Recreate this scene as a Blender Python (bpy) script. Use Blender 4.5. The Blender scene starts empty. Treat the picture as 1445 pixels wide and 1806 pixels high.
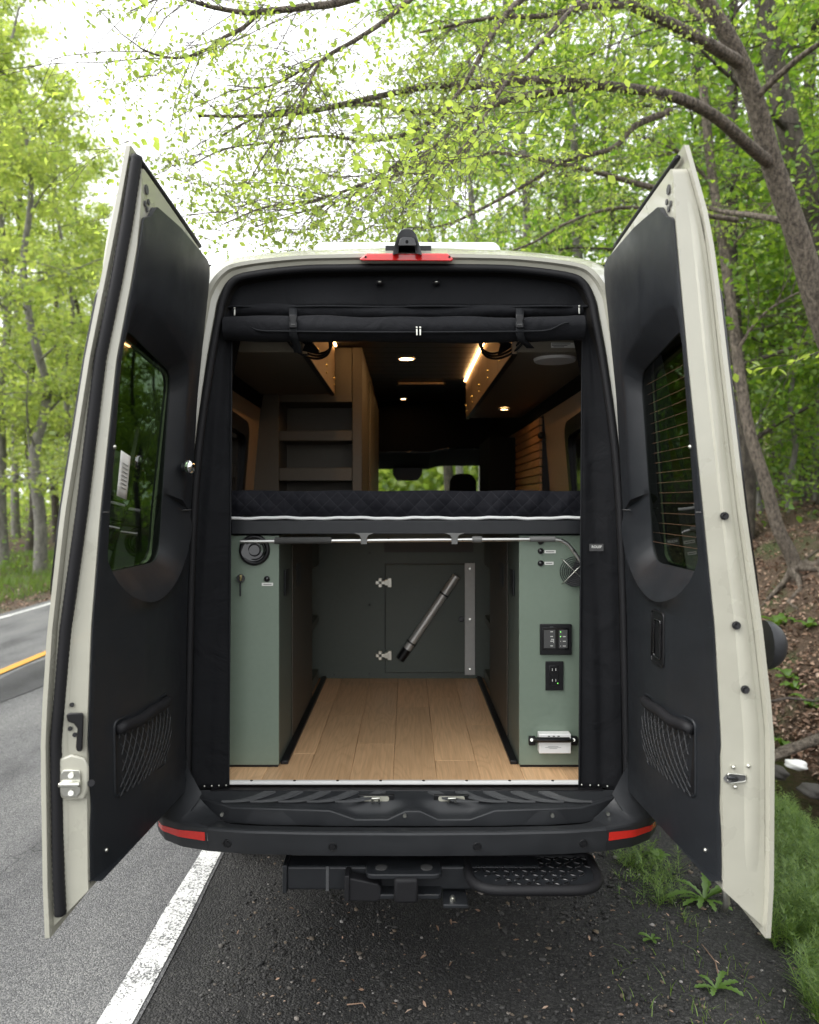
import bpy, bmesh, math, random
import numpy as np
from mathutils import Vector, Matrix

random.seed(7)
R = math.radians
scene = bpy.context.scene
COL = scene.collection

# ------------------------------------------------------------------ camera
FPX, VX, VY, CAMZ = 1300.0, 718.0, 885.0, 1.73     # focal length in photo pixels, vanishing point, eye height
cam_d = bpy.data.cameras.new("camera")
cam = bpy.data.objects.new("camera", cam_d)
COL.objects.link(cam)
cam.location = (0, 0, CAMZ)
cam.rotation_euler = (R(90), 0, 0)
cam_d.sensor_fit = 'VERTICAL'
cam_d.sensor_height = 36.0
cam_d.sensor_width = 36.0 * 1445 / 1806
cam_d.lens = 36.0 * FPX / 1806
cam_d.shift_x = (722.5 - VX) / 1806
cam_d.shift_y = (VY - 903) / 1806
cam_d.clip_start = 0.05
cam_d.clip_end = 600
cam_d.dof.use_dof = True
cam_d.dof.focus_distance = 2.7
cam_d.dof.aperture_fstop = 2.5
scene.camera = cam

# ------------------------------------------------------------------ sky, sun, exposure
SUN_EL, SUN_AZ = R(50), math.atan2(-0.85, -0.30)
world = bpy.data.worlds.new("World")
scene.world = world
world.use_nodes = True
wn, wl = world.node_tree.nodes, world.node_tree.links
wn.clear()
w_out = wn.new("ShaderNodeOutputWorld")
w_bg = wn.new("ShaderNodeBackground")
w_hs = wn.new("ShaderNodeHueSaturation")
w_sky = wn.new("ShaderNodeTexSky")
w_sky.sky_type = 'NISHITA'
w_sky.sun_disc = False
w_sky.sun_elevation = SUN_EL
w_sky.sun_rotation = SUN_AZ
w_sky.air_density = 1.2
w_sky.dust_density = 6.0
w_sky.ozone_density = 1.0
w_hs.inputs["Saturation"].default_value = 0.10
w_bg.inputs["Strength"].default_value = 0.15
wl.new(w_sky.outputs[0], w_hs.inputs["Color"])
w_mix = wn.new("ShaderNodeMix"); w_mix.data_type = 'RGBA'          # an even overcast layer over the clear-sky colours
w_mix.inputs[0].default_value = 0.75
w_mix.inputs[7].default_value = (4.9, 5.0, 5.1, 1)
wl.new(w_hs.outputs[0], w_mix.inputs[6])
wl.new(w_mix.outputs[2], w_bg.inputs["Color"])
wl.new(w_bg.outputs[0], w_out.inputs[0])

sun_d = bpy.data.lights.new("sun", 'SUN')
sun_d.energy = 0.6
sun_d.angle = R(40)
sun_d.color = (1.0, 0.97, 0.92)
sun = bpy.data.objects.new("sun", sun_d)
COL.objects.link(sun)
sdir = Vector((math.sin(SUN_AZ) * math.cos(SUN_EL), math.cos(SUN_AZ) * math.cos(SUN_EL), math.sin(SUN_EL)))
sun.rotation_euler = sdir.to_track_quat('Z', 'Y').to_euler()
sun.location = sdir * 40

vs = scene.view_settings
vs.view_transform = 'Standard'
vs.look = 'None'
vs.exposure = 1.7
vs.gamma = 1.0
vs.use_curve_mapping = False
cy = scene.cycles
cy.use_denoising = True
cy.max_bounces = 10
cy.diffuse_bounces = 4
cy.glossy_bounces = 4
cy.transmission_bounces = 6
cy.transparent_max_bounces = 12
cy.sample_clamp_indirect = 8.0
cy.use_adaptive_sampling = True
cy.adaptive_threshold = 0.02

# ------------------------------------------------------------------ helpers
def W(px, py, d):
    """A point of the place: photo pixel plus its distance along the view axis in metres."""
    return Vector(((px - VX) * d / FPX, d, CAMZ + (VY - py) * d / FPX))

def lerp(a, b, t):
    return a + (b - a) * t

def table(x, tab):
    if x <= tab[0][0]: return tab[0][1]
    for (x0, y0), (x1, y1) in zip(tab, tab[1:]):
        if x <= x1: return lerp(y0, y1, (x - x0) / (x1 - x0))
    return tab[-1][1]

def root_loc(o):
    p = Vector((0, 0, 0))
    while o is not None:
        p += o.location
        o = o.parent
    return p

def tag(o, label, cat, group=None, kind=None):
    if label: o["label"] = label
    if cat: o["category"] = cat
    if group: o["group"] = group
    if kind: o["kind"] = kind
    return o

def empty(name, loc, label=None, cat=None, group=None):
    o = bpy.data.objects.new(name, None)
    o.empty_display_size = 0.1
    COL.objects.link(o)
    o.location = loc
    tag(o, label, cat, group)
    return o

def link_mesh(me, name, mat, parent=None, kind=None):
    o = bpy.data.objects.new(name, me)
    COL.objects.link(o)
    if mat is not None: me.materials.append(mat)
    if parent is not None: o.parent = parent
    if kind: o["kind"] = kind
    return o

class MB:
    def __init__(s):
        s.v, s.f = [], []
    def add(s, vs, fs):
        k = len(s.v)
        s.v.extend([Vector(p) for p in vs])
        s.f.extend([tuple(i + k for i in f) for f in fs])
        return s
    def box(s, c, d, m=None):
        hx, hy, hz = d[0] / 2, d[1] / 2, d[2] / 2
        ps = [Vector((x, y, z)) for x in (-hx, hx) for y in (-hy, hy) for z in (-hz, hz)]
        if m is not None: ps = [m @ p for p in ps]
        c = Vector(c)
        return s.add([c + p for p in ps], [(0, 1, 3, 2), (4, 6, 7, 5), (0, 4, 5, 1), (2, 3, 7, 6), (0, 2, 6, 4), (1, 5, 7, 3)])
    def bb(s, a, b):
        a, b = Vector(a), Vector(b)
        return s.box((a + b) / 2, [abs(b[i] - a[i]) for i in range(3)])
    def loft(s, loops, closed=True, cap0=True, cap1=True):
        n = len(loops[0]); vs, fs = [], []
        for l in loops: vs.extend(l)
        for i in range(len(loops) - 1):
            for j in range(n if closed else n - 1):
                a, b = i * n + j, i * n + (j + 1) % n
                fs.append((a, b, b + n, a + n))
        if cap0: fs.append(tuple(range(n - 1, -1, -1)))
        if cap1: fs.append(tuple(range((len(loops) - 1) * n, len(loops) * n)))
        return s.add(vs, fs)
    def tube(s, pts, rad, n=8, caps=True):
        pts = [Vector(p) for p in pts]
        if not isinstance(rad, (list, tuple)): rad = [rad] * len(pts)
        loops, up = [], None
        for i, p in enumerate(pts):
            t = (pts[min(i + 1, len(pts) - 1)] - pts[max(i - 1, 0)])
            if t.length < 1e-9: t = Vector((0, 0, 1))
            t.normalize()
            if up is None:
                up = Vector((0, 0, 1)) if abs(t.z) < 0.9 else Vector((1, 0, 0))
            a = t.cross(up)
            if a.length < 1e-6: a = t.orthogonal()
            a.normalize(); b = a.cross(t).normalized(); up = b
            loops.append([p + (a * math.cos(2 * math.pi * k / n) + b * math.sin(2 * math.pi * k / n)) * rad[i] for k in range(n)])
        return s.loft(loops, True, caps, caps)
    def cyl(s, a, b, r, r2=None, n=20):
        return s.tube([a, b], [r, r if r2 is None else r2], n)
    def torus(s, c, r, r2, axis=(0, 1, 0), n=32, m=8, a0=0.0, a1=2 * math.pi):
        ax = Vector(axis).normalized(); u = ax.orthogonal().normalized(); w = ax.cross(u)
        c = Vector(c); full = abs(a1 - a0) > 6.28
        loops = []
        for i in range(n + (0 if full else 1)):
            t = a0 + (a1 - a0) * i / n
            d = u * math.cos(t) + w * math.sin(t)
            loops.append([c + d * (r + r2 * math.cos(2 * math.pi * k / m)) + ax * (r2 * math.sin(2 * math.pi * k / m)) for k in range(m)])
        if full: loops.append(loops[0])
        return s.loft(loops, True, not full, not full)
    def ball(s, c, r, n=16, m=10):
        c = Vector(c); rx, ry, rz = (r, r, r) if not isinstance(r, (tuple, list)) else r
        loops = []
        for i in range(1, m):
            t = math.pi * i / m
            loops.append([c + Vector((rx * math.sin(t) * math.cos(2 * math.pi * k / n), ry * math.sin(t) * math.sin(2 * math.pi * k / n), rz * math.cos(t))) for k in range(n)])
        return s.loft(loops)
    def prism(s, la, lb):
        return s.loft([la, lb])
    def grid(s, fn, nu, nv, closed=False):
        vs = [fn(i / nu, j / nv) for j in range(nv + 1) for i in range(nu + 1)]
        fs = [(j * (nu + 1) + i, j * (nu + 1) + i + 1, (j + 1) * (nu + 1) + i + 1, (j + 1) * (nu + 1) + i) for j in range(nv) for i in range(nu)]
        return s.add(vs, fs)
    def build(s, name, mat, parent=None, smooth=None, bevel=0, seg=2, kind=None, thick=0, sub=0):
        off = root_loc(parent)
        me = bpy.data.meshes.new(name)
        me.from_pydata([tuple(p - off) for p in s.v], [], s.f)
        bm = bmesh.new(); bm.from_mesh(me)
        bmesh.ops.recalc_face_normals(bm, faces=bm.faces)
        bm.to_mesh(me); bm.free()
        if smooth:
            me.polygons.foreach_set("use_smooth", [True] * len(me.polygons))
            if smooth is not True: me.set_sharp_from_angle(angle=R(smooth))
        o = link_mesh(me, name, mat, parent, kind)
        if thick:
            m = o.modifiers.new("thick", 'SOLIDIFY'); m.thickness = thick; m.offset = 0
        if bevel:
            m = o.modifiers.new("bevel", 'BEVEL'); m.width = bevel; m.segments = seg
            m.limit_method = 'ANGLE'; m.angle_limit = R(40)
            me.polygons.foreach_set("use_smooth", [True] * len(me.polygons))
            me.set_sharp_from_angle(angle=R(50))
            m.harden_normals = False
        if sub:
            m = o.modifiers.new("sub", 'SUBSURF'); m.levels = sub; m.render_levels = sub
        return o

def np_mesh(name, V, F, mat, parent=None, kind=None, smooth=False):
    """V (n,3), F (m,k) numpy arrays."""
    V = np.asarray(V, dtype=np.float32); F = np.asarray(F, dtype=np.int32)
    if parent is not None:
        V = V - np.array(root_loc(parent), dtype=np.float32)
    me = bpy.data.meshes.new(name)
    m, k = F.shape
    me.vertices.add(len(V)); me.vertices.foreach_set("co", V.ravel())
    me.loops.add(m * k); me.loops.foreach_set("vertex_index", F.ravel())
    me.polygons.add(m)
    me.polygons.foreach_set("loop_start", np.arange(0, m * k, k, dtype=np.int32))
    if smooth: me.polygons.foreach_set("use_smooth", np.ones(m, dtype=bool))
    me.update(calc_edges=True)
    return link_mesh(me, name, mat, parent, kind)

def rounded(pts, r, seg=6):
    """2D polygon with its corners rounded; r one radius or one for each corner."""
    n = len(pts); out = []
    rr = r if isinstance(r, (list, tuple)) else [r] * n
    for i in range(n):
        p0, p1, p2 = Vector(pts[i - 1]), Vector(pts[i]), Vector(pts[(i + 1) % n])
        a, b = (p0 - p1), (p2 - p1)
        if rr[i] <= 0:
            out.append(p1.copy()); continue
        la, lb = a.length, b.length
        a.normalize(); b.normalize()
        ang = a.angle(b); d = min(rr[i] / math.tan(ang / 2), la * 0.49, lb * 0.49)
        q0, q2 = p1 + a * d, p1 + b * d
        for k in range(seg + 1):
            t = k / seg
            out.append(q0 * (1 - t) ** 2 + p1 * 2 * t * (1 - t) + q2 * t ** 2)
    return out

def ray_loop(poly, c, angs):
    out = []
    for a in angs:
        d = Vector((math.cos(a), math.sin(a))); best = None
        for i in range(len(poly)):
            p, q = poly[i - 1], poly[i]
            e = q - p; den = d.x * e.y - d.y * e.x
            if abs(den) < 1e-12: continue
            w = p - c
            t = (w.x * e.y - w.y * e.x) / den
            u = (w.x * d.y - w.y * d.x) / den
            if t > 0 and -1e-6 <= u <= 1 + 1e-6 and (best is None or t > best): best = t
        out.append(c + d * (best or 0.01))
    return out

def holed(mb, outer, hole, w0, w1, M, rings=4, n=64, rim0=None):
    """Slab with a hole; M(a,z,w) maps to the place; w0, w1: depth of the near and far face as functions of (a,z)."""
    c = sum(hole, Vector((0, 0))) / len(hole)
    angs = set(2 * math.pi * k / n for k in range(n))
    for p in list(outer) + list(hole):
        angs.add(math.atan2(p.y - c.y, p.x - c.x) % (2 * math.pi))
    angs = sorted(angs)
    angs = [a for i, a in enumerate(angs) if i == 0 or a - angs[i - 1] > 1e-4]
    lo, lh = ray_loop(outer, c, angs), ray_loop(hole, c, angs)
    loops = []
    for k in range(rings + 1):
        t = k / rings
        loops.append([M(*(lerp(h, o, t)), w0(*(lerp(h, o, t)))) for h, o in zip(lh, lo)])
    for k in range(rings, -1, -1):
        t = k / rings
        loops.append([M(*(lerp(h, o, t)), w1(*(lerp(h, o, t)))) for h, o in zip(lh, lo)])
    loops.append(loops[0])
    mb.loft(loops, True, False, False)

# ------------------------------------------------------------------ materials
def new_mat(name):
    m = bpy.data.materials.new(name); m.use_nodes = True
    nt = m.node_tree; b = nt.nodes["Principled BSDF"]
    return m, nt, b

def simple(name, col, rough=0.5, metal=0.0, spec=0.5, var=0.0, vscale=8.0, bump=0.0, bscale=200.0, coat=0.0, rvar=0.0, sheen=0.0, bdist=0.002):
    m, nt, b = new_mat(name)
    b.inputs["Base Color"].default_value = (*col, 1)
    b.inputs["Roughness"].default_value = rough
    b.inputs["Metallic"].default_value = metal
    b.inputs["Specular IOR Level"].default_value = spec
    b.inputs["Coat Weight"].default_value = coat
    b.inputs["Sheen Weight"].default_value = sheen
    geo = nt.nodes.new("ShaderNodeNewGeometry")
    if var > 0 or rvar > 0:
        nz = nt.nodes.new("ShaderNodeTexNoise"); nz.inputs["Scale"].default_value = vscale; nz.inputs["Detail"].default_value = 6
        nt.links.new(geo.outputs["Position"], nz.inputs["Vector"])
        if var > 0:
            mx = nt.nodes.new("ShaderNodeMix"); mx.data_type = 'RGBA'
            mx.inputs[6].default_value = (*[max(0, c * (1 - var)) for c in col], 1)
            mx.inputs[7].default_value = (*[c * (1 + var) for c in col], 1)
            nt.links.new(nz.outputs["Fac"], mx.inputs[0]); nt.links.new(mx.outputs[2], b.inputs["Base Color"])
        if rvar > 0:
            mr = nt.nodes.new("ShaderNodeMapRange"); mr.inputs[1].default_value = 0.3; mr.inputs[2].default_value = 0.7
            mr.inputs[3].default_value = max(0.02, rough - rvar); mr.inputs[4].default_value = min(1, rough + rvar)
            nt.links.new(nz.outputs["Fac"], mr.inputs[0]); nt.links.new(mr.outputs[0], b.inputs["Roughness"])
    if bump > 0:
        n2 = nt.nodes.new("ShaderNodeTexNoise"); n2.inputs["Scale"].default_value = bscale; n2.inputs["Detail"].default_value = 4
        nt.links.new(geo.outputs["Position"], n2.inputs["Vector"])
        bp = nt.nodes.new("ShaderNodeBump"); bp.inputs["Strength"].default_value = bump; bp.inputs["Distance"].default_value = bdist
        nt.links.new(n2.outputs["Fac"], bp.inputs["Height"]); nt.links.new(bp.outputs[0], b.inputs["Normal"])
    return m

def emit(name, col, strength):
    m, nt, b = new_mat(name)
    b.inputs["Base Color"].default_value = (*col, 1)
    b.inputs["Emission Color"].default_value = (*col, 1)
    b.inputs["Emission Strength"].default_value = strength
    return m

def ramp(nt, stops):
    r = nt.nodes.new("ShaderNodeValToRGB"); e = r.color_ramp.elements
    while len(e) < len(stops): e.new(0.5)
    for el, (p, c) in zip(e, stops):
        el.position = p; el.color = (*c, 1)
    return r

def leaf_mat(name, lo, hi, trans=0.55, tboost=2.2):
    m, nt, b = new_mat(name)
    nt.nodes.remove(b)
    out = nt.nodes["Material Output"]
    geo = nt.nodes.new("ShaderNodeNewGeometry")
    rp = ramp(nt, [(0.0, lo), (1.0, hi)])
    nt.links.new(geo.outputs["Random Per Island"], rp.inputs[0])
    d = nt.nodes.new("ShaderNodeBsdfDiffuse"); t = nt.nodes.new("ShaderNodeBsdfTranslucent")
    g = nt.nodes.new("ShaderNodeBsdfGlossy"); g.inputs["Roughness"].default_value = 0.45
    sc = nt.nodes.new("ShaderNodeMix"); sc.data_type = 'RGBA'; sc.blend_type = 'MULTIPLY'; sc.inputs[0].default_value = 1
    sc.inputs[7].default_value = (tboost * 1.06, tboost, tboost * 0.58, 1)
    nt.links.new(rp.outputs[0], d.inputs[0]); nt.links.new(rp.outputs[0], sc.inputs[6]); nt.links.new(sc.outputs[2], t.inputs[0])
    m1 = nt.nodes.new("ShaderNodeMixShader"); m1.inputs[0].default_value = trans
    m2 = nt.nodes.new("ShaderNodeMixShader"); m2.inputs[0].default_value = 0.05
    nt.links.new(d.outputs[0], m1.inputs[1]); nt.links.new(t.outputs[0], m1.inputs[2])
    nt.links.new(m1.outputs[0], m2.inputs[1]); nt.links.new(g.outputs[0], m2.inputs[2])
    nt.links.new(m2.outputs[0], out.inputs[0])
    return m

def bark_mat(name, lo, hi, scale=14.0, bump=0.6):
    m, nt, b = new_mat(name)
    geo = nt.nodes.new("ShaderNodeNewGeometry")
    mp = nt.nodes.new("ShaderNodeMapping"); mp.inputs["Scale"].default_value = (1, 1, 0.45)
    nt.links.new(geo.outputs["Position"], mp.inputs[0])
    nz = nt.nodes.new("ShaderNodeTexNoise"); nz.inputs["Scale"].default_value = scale; nz.inputs["Detail"].default_value = 9; nz.inputs["Roughness"].default_value = 0.7
    nt.links.new(mp.outputs[0], nz.inputs["Vector"])
    rp = ramp(nt, [(0.38, lo), (0.52, tuple((a + b_) / 2 for a, b_ in zip(lo, hi))), (0.66, hi)])
    nt.links.new(nz.outputs["Fac"], rp.inputs[0]); nt.links.new(rp.outputs[0], b.inputs["Base Color"])
    b.inputs["Roughness"].default_value = 0.9
    vo = nt.nodes.new("ShaderNodeTexVoronoi"); vo.inputs["Scale"].default_value = scale * 2.4; vo.feature = 'DISTANCE_TO_EDGE'
    nt.links.new(mp.outputs[0], vo.inputs["Vector"])
    ad = nt.nodes.new("ShaderNodeMath"); ad.operation = 'ADD'
    nt.links.new(nz.outputs["Fac"], ad.inputs[0]); nt.links.new(vo.outputs["Distance"], ad.inputs[1])
    bp = nt.nodes.new("ShaderNodeBump"); bp.inputs["Strength"].default_value = bump; bp.inputs["Distance"].default_value = 0.03
    nt.links.new(ad.outputs[0], bp.inputs["Height"]); nt.links.new(bp.outputs[0], b.inputs["Normal"])
    return m

def fabric_mat(name, col, scale=900.0, wrinkle=0.25, wscale=9.0):
    m, nt, b = new_mat(name)
    b.inputs["Base Color"].default_value = (*col, 1)
    b.inputs["Roughness"].default_value = 0.75
    b.inputs["Specular IOR Level"].default_value = 0.12
    b.inputs["Sheen Weight"].default_value = 0.04
    b.inputs["Sheen Roughness"].default_value = 0.5
    geo = nt.nodes.new("ShaderNodeNewGeometry")
    n1 = nt.nodes.new("ShaderNodeTexNoise"); n1.inputs["Scale"].default_value = wscale; n1.inputs["Detail"].default_value = 5; n1.inputs["Distortion"].default_value = 0.6
    n2 = nt.nodes.new("ShaderNodeTexNoise"); n2.inputs["Scale"].default_value = scale
    for n in (n1, n2): nt.links.new(geo.outputs["Position"], n.inputs["Vector"])
    b1 = nt.nodes.new("ShaderNodeBump"); b1.inputs["Strength"].default_value = wrinkle; b1.inputs["Distance"].default_value = 0.03
    b2 = nt.nodes.new("ShaderNodeBump"); b2.inputs["Strength"].default_value = 0.25; b2.inputs["Distance"].default_value = 0.0008
    nt.links.new(n1.outputs["Fac"], b1.inputs["Height"]); nt.links.new(n2.outputs["Fac"], b2.inputs["Height"])
    nt.links.new(b1.outputs[0], b2.inputs["Normal"]); nt.links.new(b2.outputs[0], b.inputs["Normal"])
    return m

def glass_mat(name, tint, gloss=(0.9, 0.9, 0.9), rough=0.02):
    m, nt, b = new_mat(name)
    nt.nodes.remove(b); out = nt.nodes["Material Output"]
    t = nt.nodes.new("ShaderNodeBsdfTransparent"); t.inputs[0].default_value = (*tint, 1)
    g = nt.nodes.new("ShaderNodeBsdfGlossy"); g.inputs[0].default_value = (*gloss, 1); g.inputs["Roughness"].default_value = rough
    lw = nt.nodes.new("ShaderNodeLayerWeight"); lw.inputs["Blend"].default_value = 0.5
    pw = nt.nodes.new("ShaderNodeMath"); pw.operation = 'POWER'; pw.inputs[1].default_value = 5.0
    fr = nt.nodes.new("ShaderNodeMath"); fr.operation = 'MULTIPLY_ADD'; fr.inputs[1].default_value = 0.9; fr.inputs[2].default_value = 0.04
    nt.links.new(lw.outputs["Facing"], pw.inputs[0]); nt.links.new(pw.outputs[0], fr.inputs[0])
    mx = nt.nodes.new("ShaderNodeMixShader")
    nt.links.new(fr.outputs[0], mx.inputs[0]); nt.links.new(t.outputs[0], mx.inputs[1]); nt.links.new(g.outputs[0], mx.inputs[2])
    nt.links.new(mx.outputs[0], out.inputs[0])
    return m

M = {}
M['paint'] = simple('van_paint', (0.395, 0.387, 0.322), 0.24, var=0.09, vscale=7, coat=0.9, bump=0.03, bscale=60, rvar=0.08)
M['paint_in'] = simple('van_paint_inner', (0.395, 0.387, 0.322), 0.32, var=0.12, vscale=11, coat=0.5, bump=0.06, bscale=45, rvar=0.1, bdist=0.004)
M['trim'] = simple('charcoal_door_trim', (0.013, 0.0148, 0.0176), 0.44, spec=0.42, var=0.1, vscale=16, bump=0.45, bscale=700, rvar=0.05, bdist=0.001)
M['bumper'] = simple('bumper_plastic', (0.021, 0.0225, 0.025), 0.46, spec=0.4, var=0.2, vscale=12, bump=0.3, bscale=700, rvar=0.08, bdist=0.0006)
M['black'] = simple('black_plastic', (0.007, 0.007, 0.008), 0.4, spec=0.35, var=0.2, bump=0.1, bscale=400)
M['gloss_black'] = simple('gloss_black', (0.008, 0.008, 0.009), 0.12, coat=0.3)
M['rubber'] = simple('rubber', (0.009, 0.009, 0.0105), 0.62, spec=0.3, var=0.2, bump=0.2, bscale=300)
M['rib'] = simple('grey_rib_plastic', (0.07, 0.072, 0.075), 0.5, var=0.2, bump=0.2, bscale=600)
M['net'] = simple('net_cord', (0.032, 0.033, 0.035), 0.6)
M['fabric'] = fabric_mat('black_canvas', (0.0085, 0.009, 0.0105), wrinkle=0.55, wscale=7.0)
M['fabric2'] = fabric_mat('black_canvas_roll', (0.010, 0.0105, 0.0125), wrinkle=0.35, wscale=14)
M['webbing'] = simple('webbing', (0.016, 0.017, 0.019), 0.8, spec=0.15, bump=0.5, bscale=500)
M['mattress'] = fabric_mat('quilted_cover', (0.019, 0.02, 0.025), wrinkle=0.12, wscale=30)
M['thread'] = simple('quilt_thread', (0.16, 0.16, 0.17), 0.7)
M['white_strip'] = simple('white_piping', (0.72, 0.73, 0.72), 0.55, var=0.1, vscale=30, bump=0.4, bscale=60)
M['green'] = simple('sage_green_laminate', (0.158, 0.203, 0.158), 0.42, var=0.08, rvar=0.1, vscale=60, bump=0.08, bscale=500, bdist=0.0006)
M['green_shaded'] = simple('sage_green_shaded_panel', (0.075, 0.09, 0.075), 0.5, var=0.08, vscale=60, bump=0.08, bscale=400)  # the same sage green, with the shade under the bed put into its colour
M['cream'] = simple('wheat_laminate', (0.42, 0.31, 0.20), 0.5, var=0.1, vscale=40)
M['greige'] = simple('greige_laminate', (0.20, 0.175, 0.13), 0.5, var=0.08, vscale=40)
M['dark_in'] = simple('dark_liner', (0.012, 0.011, 0.010), 0.85, spec=0.15, var=0.2)
M['alu'] = simple('brushed_aluminium', (0.60, 0.60, 0.58), 0.34, metal=1.0, var=0.05, vscale=60, rvar=0.08)
M['alu_matt'] = simple('aluminium_strip', (0.50, 0.50, 0.48), 0.55, metal=0.35, var=0.08, vscale=50)
M['tube_silver'] = simple('satin_tube', (0.60, 0.59, 0.56), 0.38, metal=0.45, var=0.05, vscale=60)
M['chrome'] = simple('chrome', (0.8, 0.8, 0.8), 0.08, metal=1.0)
M['zinc'] = simple('zinc_steel', (0.62, 0.62, 0.56), 0.32, metal=1.0, var=0.1, vscale=120)
M['nickel'] = simple('nickel_hinge', (0.66, 0.64, 0.56), 0.35, metal=0.8)
M['steel_black'] = simple('powder_coated_steel', (0.014, 0.0155, 0.018), 0.46, spec=0.4, var=0.25, vscale=30, bump=0.15, bscale=350)
M['foam'] = simple('grey_foam', (0.05, 0.05, 0.048), 0.9, bump=0.5, bscale=300)
M['clip'] = simple('grey_clip', (0.13, 0.13, 0.125), 0.5)
M['white'] = simple('white_plastic', (0.74, 0.74, 0.72), 0.4, var=0.03)
M['roof_white'] = simple('roof_unit_white', (0.75, 0.77, 0.78), 0.35, var=0.03)
M['label'] = simple('label_paper', (0.70, 0.70, 0.66), 0.6)
M['ink'] = simple('label_ink', (0.06, 0.06, 0.06), 0.7)
M['red'] = simple('red_reflector', (0.62, 0.022, 0.014), 0.18, coat=0.6, var=0.1, vscale=120)
M['red_lamp'] = simple('red_lamp_lens', (0.60, 0.02, 0.02), 0.15, coat=0.6, var=0.2, vscale=60)
M['glass'] = glass_mat('tinted_glass', (0.058, 0.088, 0.050))
M['wind_glass'] = glass_mat('windscreen_glass', (0.90, 0.95, 0.90))
M['teal_glass'] = glass_mat('windscreen_band', (0.05, 0.34, 0.36))
M['wire'] = simple('heating_wire', (0.11, 0.058, 0.03), 0.5)
M['led'] = emit('warm_led', (1.0, 0.56, 0.22), 8.5)
M['puck'] = emit('warm_puck', (1.0, 0.58, 0.26), 10.0)
M['green_led'] = emit('green_indicator', (0.25, 1.0, 0.15), 1.2)
M['brass'] = simple('brass', (0.55, 0.45, 0.22), 0.3, metal=1.0)
M['orange_mark'] = simple('orange_mark', (0.5, 0.09, 0.02), 0.5)
M['tyre'] = simple('tyre', (0.02, 0.02, 0.02), 0.85, bump=0.4, bscale=80)
M['knob_grey'] = simple('soft_grey', (0.075, 0.078, 0.082), 0.4)
M['seat'] = simple('seat_fabric', (0.008, 0.008, 0.009), 0.85, spec=0.15, bump=0.3, bscale=250)
M['brown_in'] = simple('walnut_side_panel', (0.055, 0.047, 0.036), 0.5, var=0.1, vscale=40)
M['shelf'] = simple('shelf_panel', (0.12, 0.105, 0.08), 0.55, var=0.08, vscale=40)
M['box_print'] = simple('print_grey', (0.25, 0.25, 0.24), 0.7)

def wood_mat(name, lo, hi, gap=0.4, ringscale=26):
    m, nt, b = new_mat(name)
    geo = nt.nodes.new("ShaderNodeNewGeometry"); oi = nt.nodes.new("ShaderNodeObjectInfo")
    cx = nt.nodes.new("ShaderNodeCombineXYZ")
    ml = nt.nodes.new("ShaderNodeMath"); ml.operation = 'MULTIPLY'; ml.inputs[1].default_value = 37.0
    nt.links.new(oi.outputs["Random"], ml.inputs[0])
    nt.links.new(ml.outputs[0], cx.inputs[0]); nt.links.new(ml.outputs[0], cx.inputs[1]); nt.links.new(ml.outputs[0], cx.inputs[2])
    av = nt.nodes.new("ShaderNodeVectorMath"); av.operation = 'ADD'
    nt.links.new(geo.outputs["Position"], av.inputs[0]); nt.links.new(cx.outputs[0], av.inputs[1])
    mp = nt.nodes.new("ShaderNodeMapping"); mp.inputs["Scale"].default_value = (7.5, 0.95, 7.5)
    nt.links.new(av.outputs[0], mp.inputs[0])
    n0 = nt.nodes.new("ShaderNodeTexNoise"); n0.inputs["Scale"].default_value = 1.0; n0.inputs["Detail"].default_value = 1.5; n0.inputs["Distortion"].default_value = 0.35
    nt.links.new(mp.outputs[0], n0.inputs["Vector"])
    mm = nt.nodes.new("ShaderNodeMath"); mm.operation = 'MULTIPLY'; mm.inputs[1].default_value = ringscale
    fr = nt.nodes.new("ShaderNodeMath"); fr.operation = 'FRACT'
    nt.links.new(n0.outputs["Fac"], mm.inputs[0]); nt.links.new(mm.outputs[0], fr.inputs[0])
    mp2 = nt.nodes.new("ShaderNodeMapping"); mp2.inputs["Scale"].default_value = (170.0, 6.0, 170.0)
    nt.links.new(av.outputs[0], mp2.inputs[0])
    n1 = nt.nodes.new("ShaderNodeTexNoise"); n1.inputs["Scale"].default_value = 1.0; n1.inputs["Detail"].default_value = 5
    nt.links.new(mp2.outputs[0], n1.inputs["Vector"])
    rp = ramp(nt, [(0.0, lo), (0.35, hi), (0.8, hi), (1.0, lo)])
    nt.links.new(fr.outputs[0], rp.inputs[0])
    mx = nt.nodes.new("ShaderNodeMix"); mx.data_type = 'RGBA'; mx.blend_type = 'MULTIPLY'; mx.inputs[0].default_value = 0.55
    r2 = ramp(nt, [(0.3, (0.72, 0.68, 0.62)), (0.65, (1.08, 1.05, 1.0))])
    nt.links.new(n1.outputs["Fac"], r2.inputs[0])
    nt.links.new(rp.outputs[0], mx.inputs[6]); nt.links.new(r2.outputs[0], mx.inputs[7])
    mv = nt.nodes.new("ShaderNodeMapRange"); mv.inputs[3].default_value = 0.86; mv.inputs[4].default_value = 1.12
    nt.links.new(oi.outputs["Random"], mv.inputs[0])
    m3 = nt.nodes.new("ShaderNodeVectorMath"); m3.operation = 'SCALE'
    nt.links.new(mx.outputs[2], m3.inputs[0]); nt.links.new(mv.outputs[0], m3.inputs["Scale"])
    nt.links.new(m3.outputs[0], b.inputs["Base Color"])
    b.inputs["Roughness"].default_value = 0.42
    bp = nt.nodes.new("ShaderNodeBump"); bp.inputs["Strength"].default_value = 0.12; bp.inputs["Distance"].default_value = 0.001
    nt.links.new(n1.outputs["Fac"], bp.inputs["Height"]); nt.links.new(bp.outputs[0], b.inputs["Normal"])
    return m
M['oak'] = wood_mat('oak_plank', (0.63, 0.395, 0.215), (0.70, 0.450, 0.252), ringscale=17)
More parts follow.
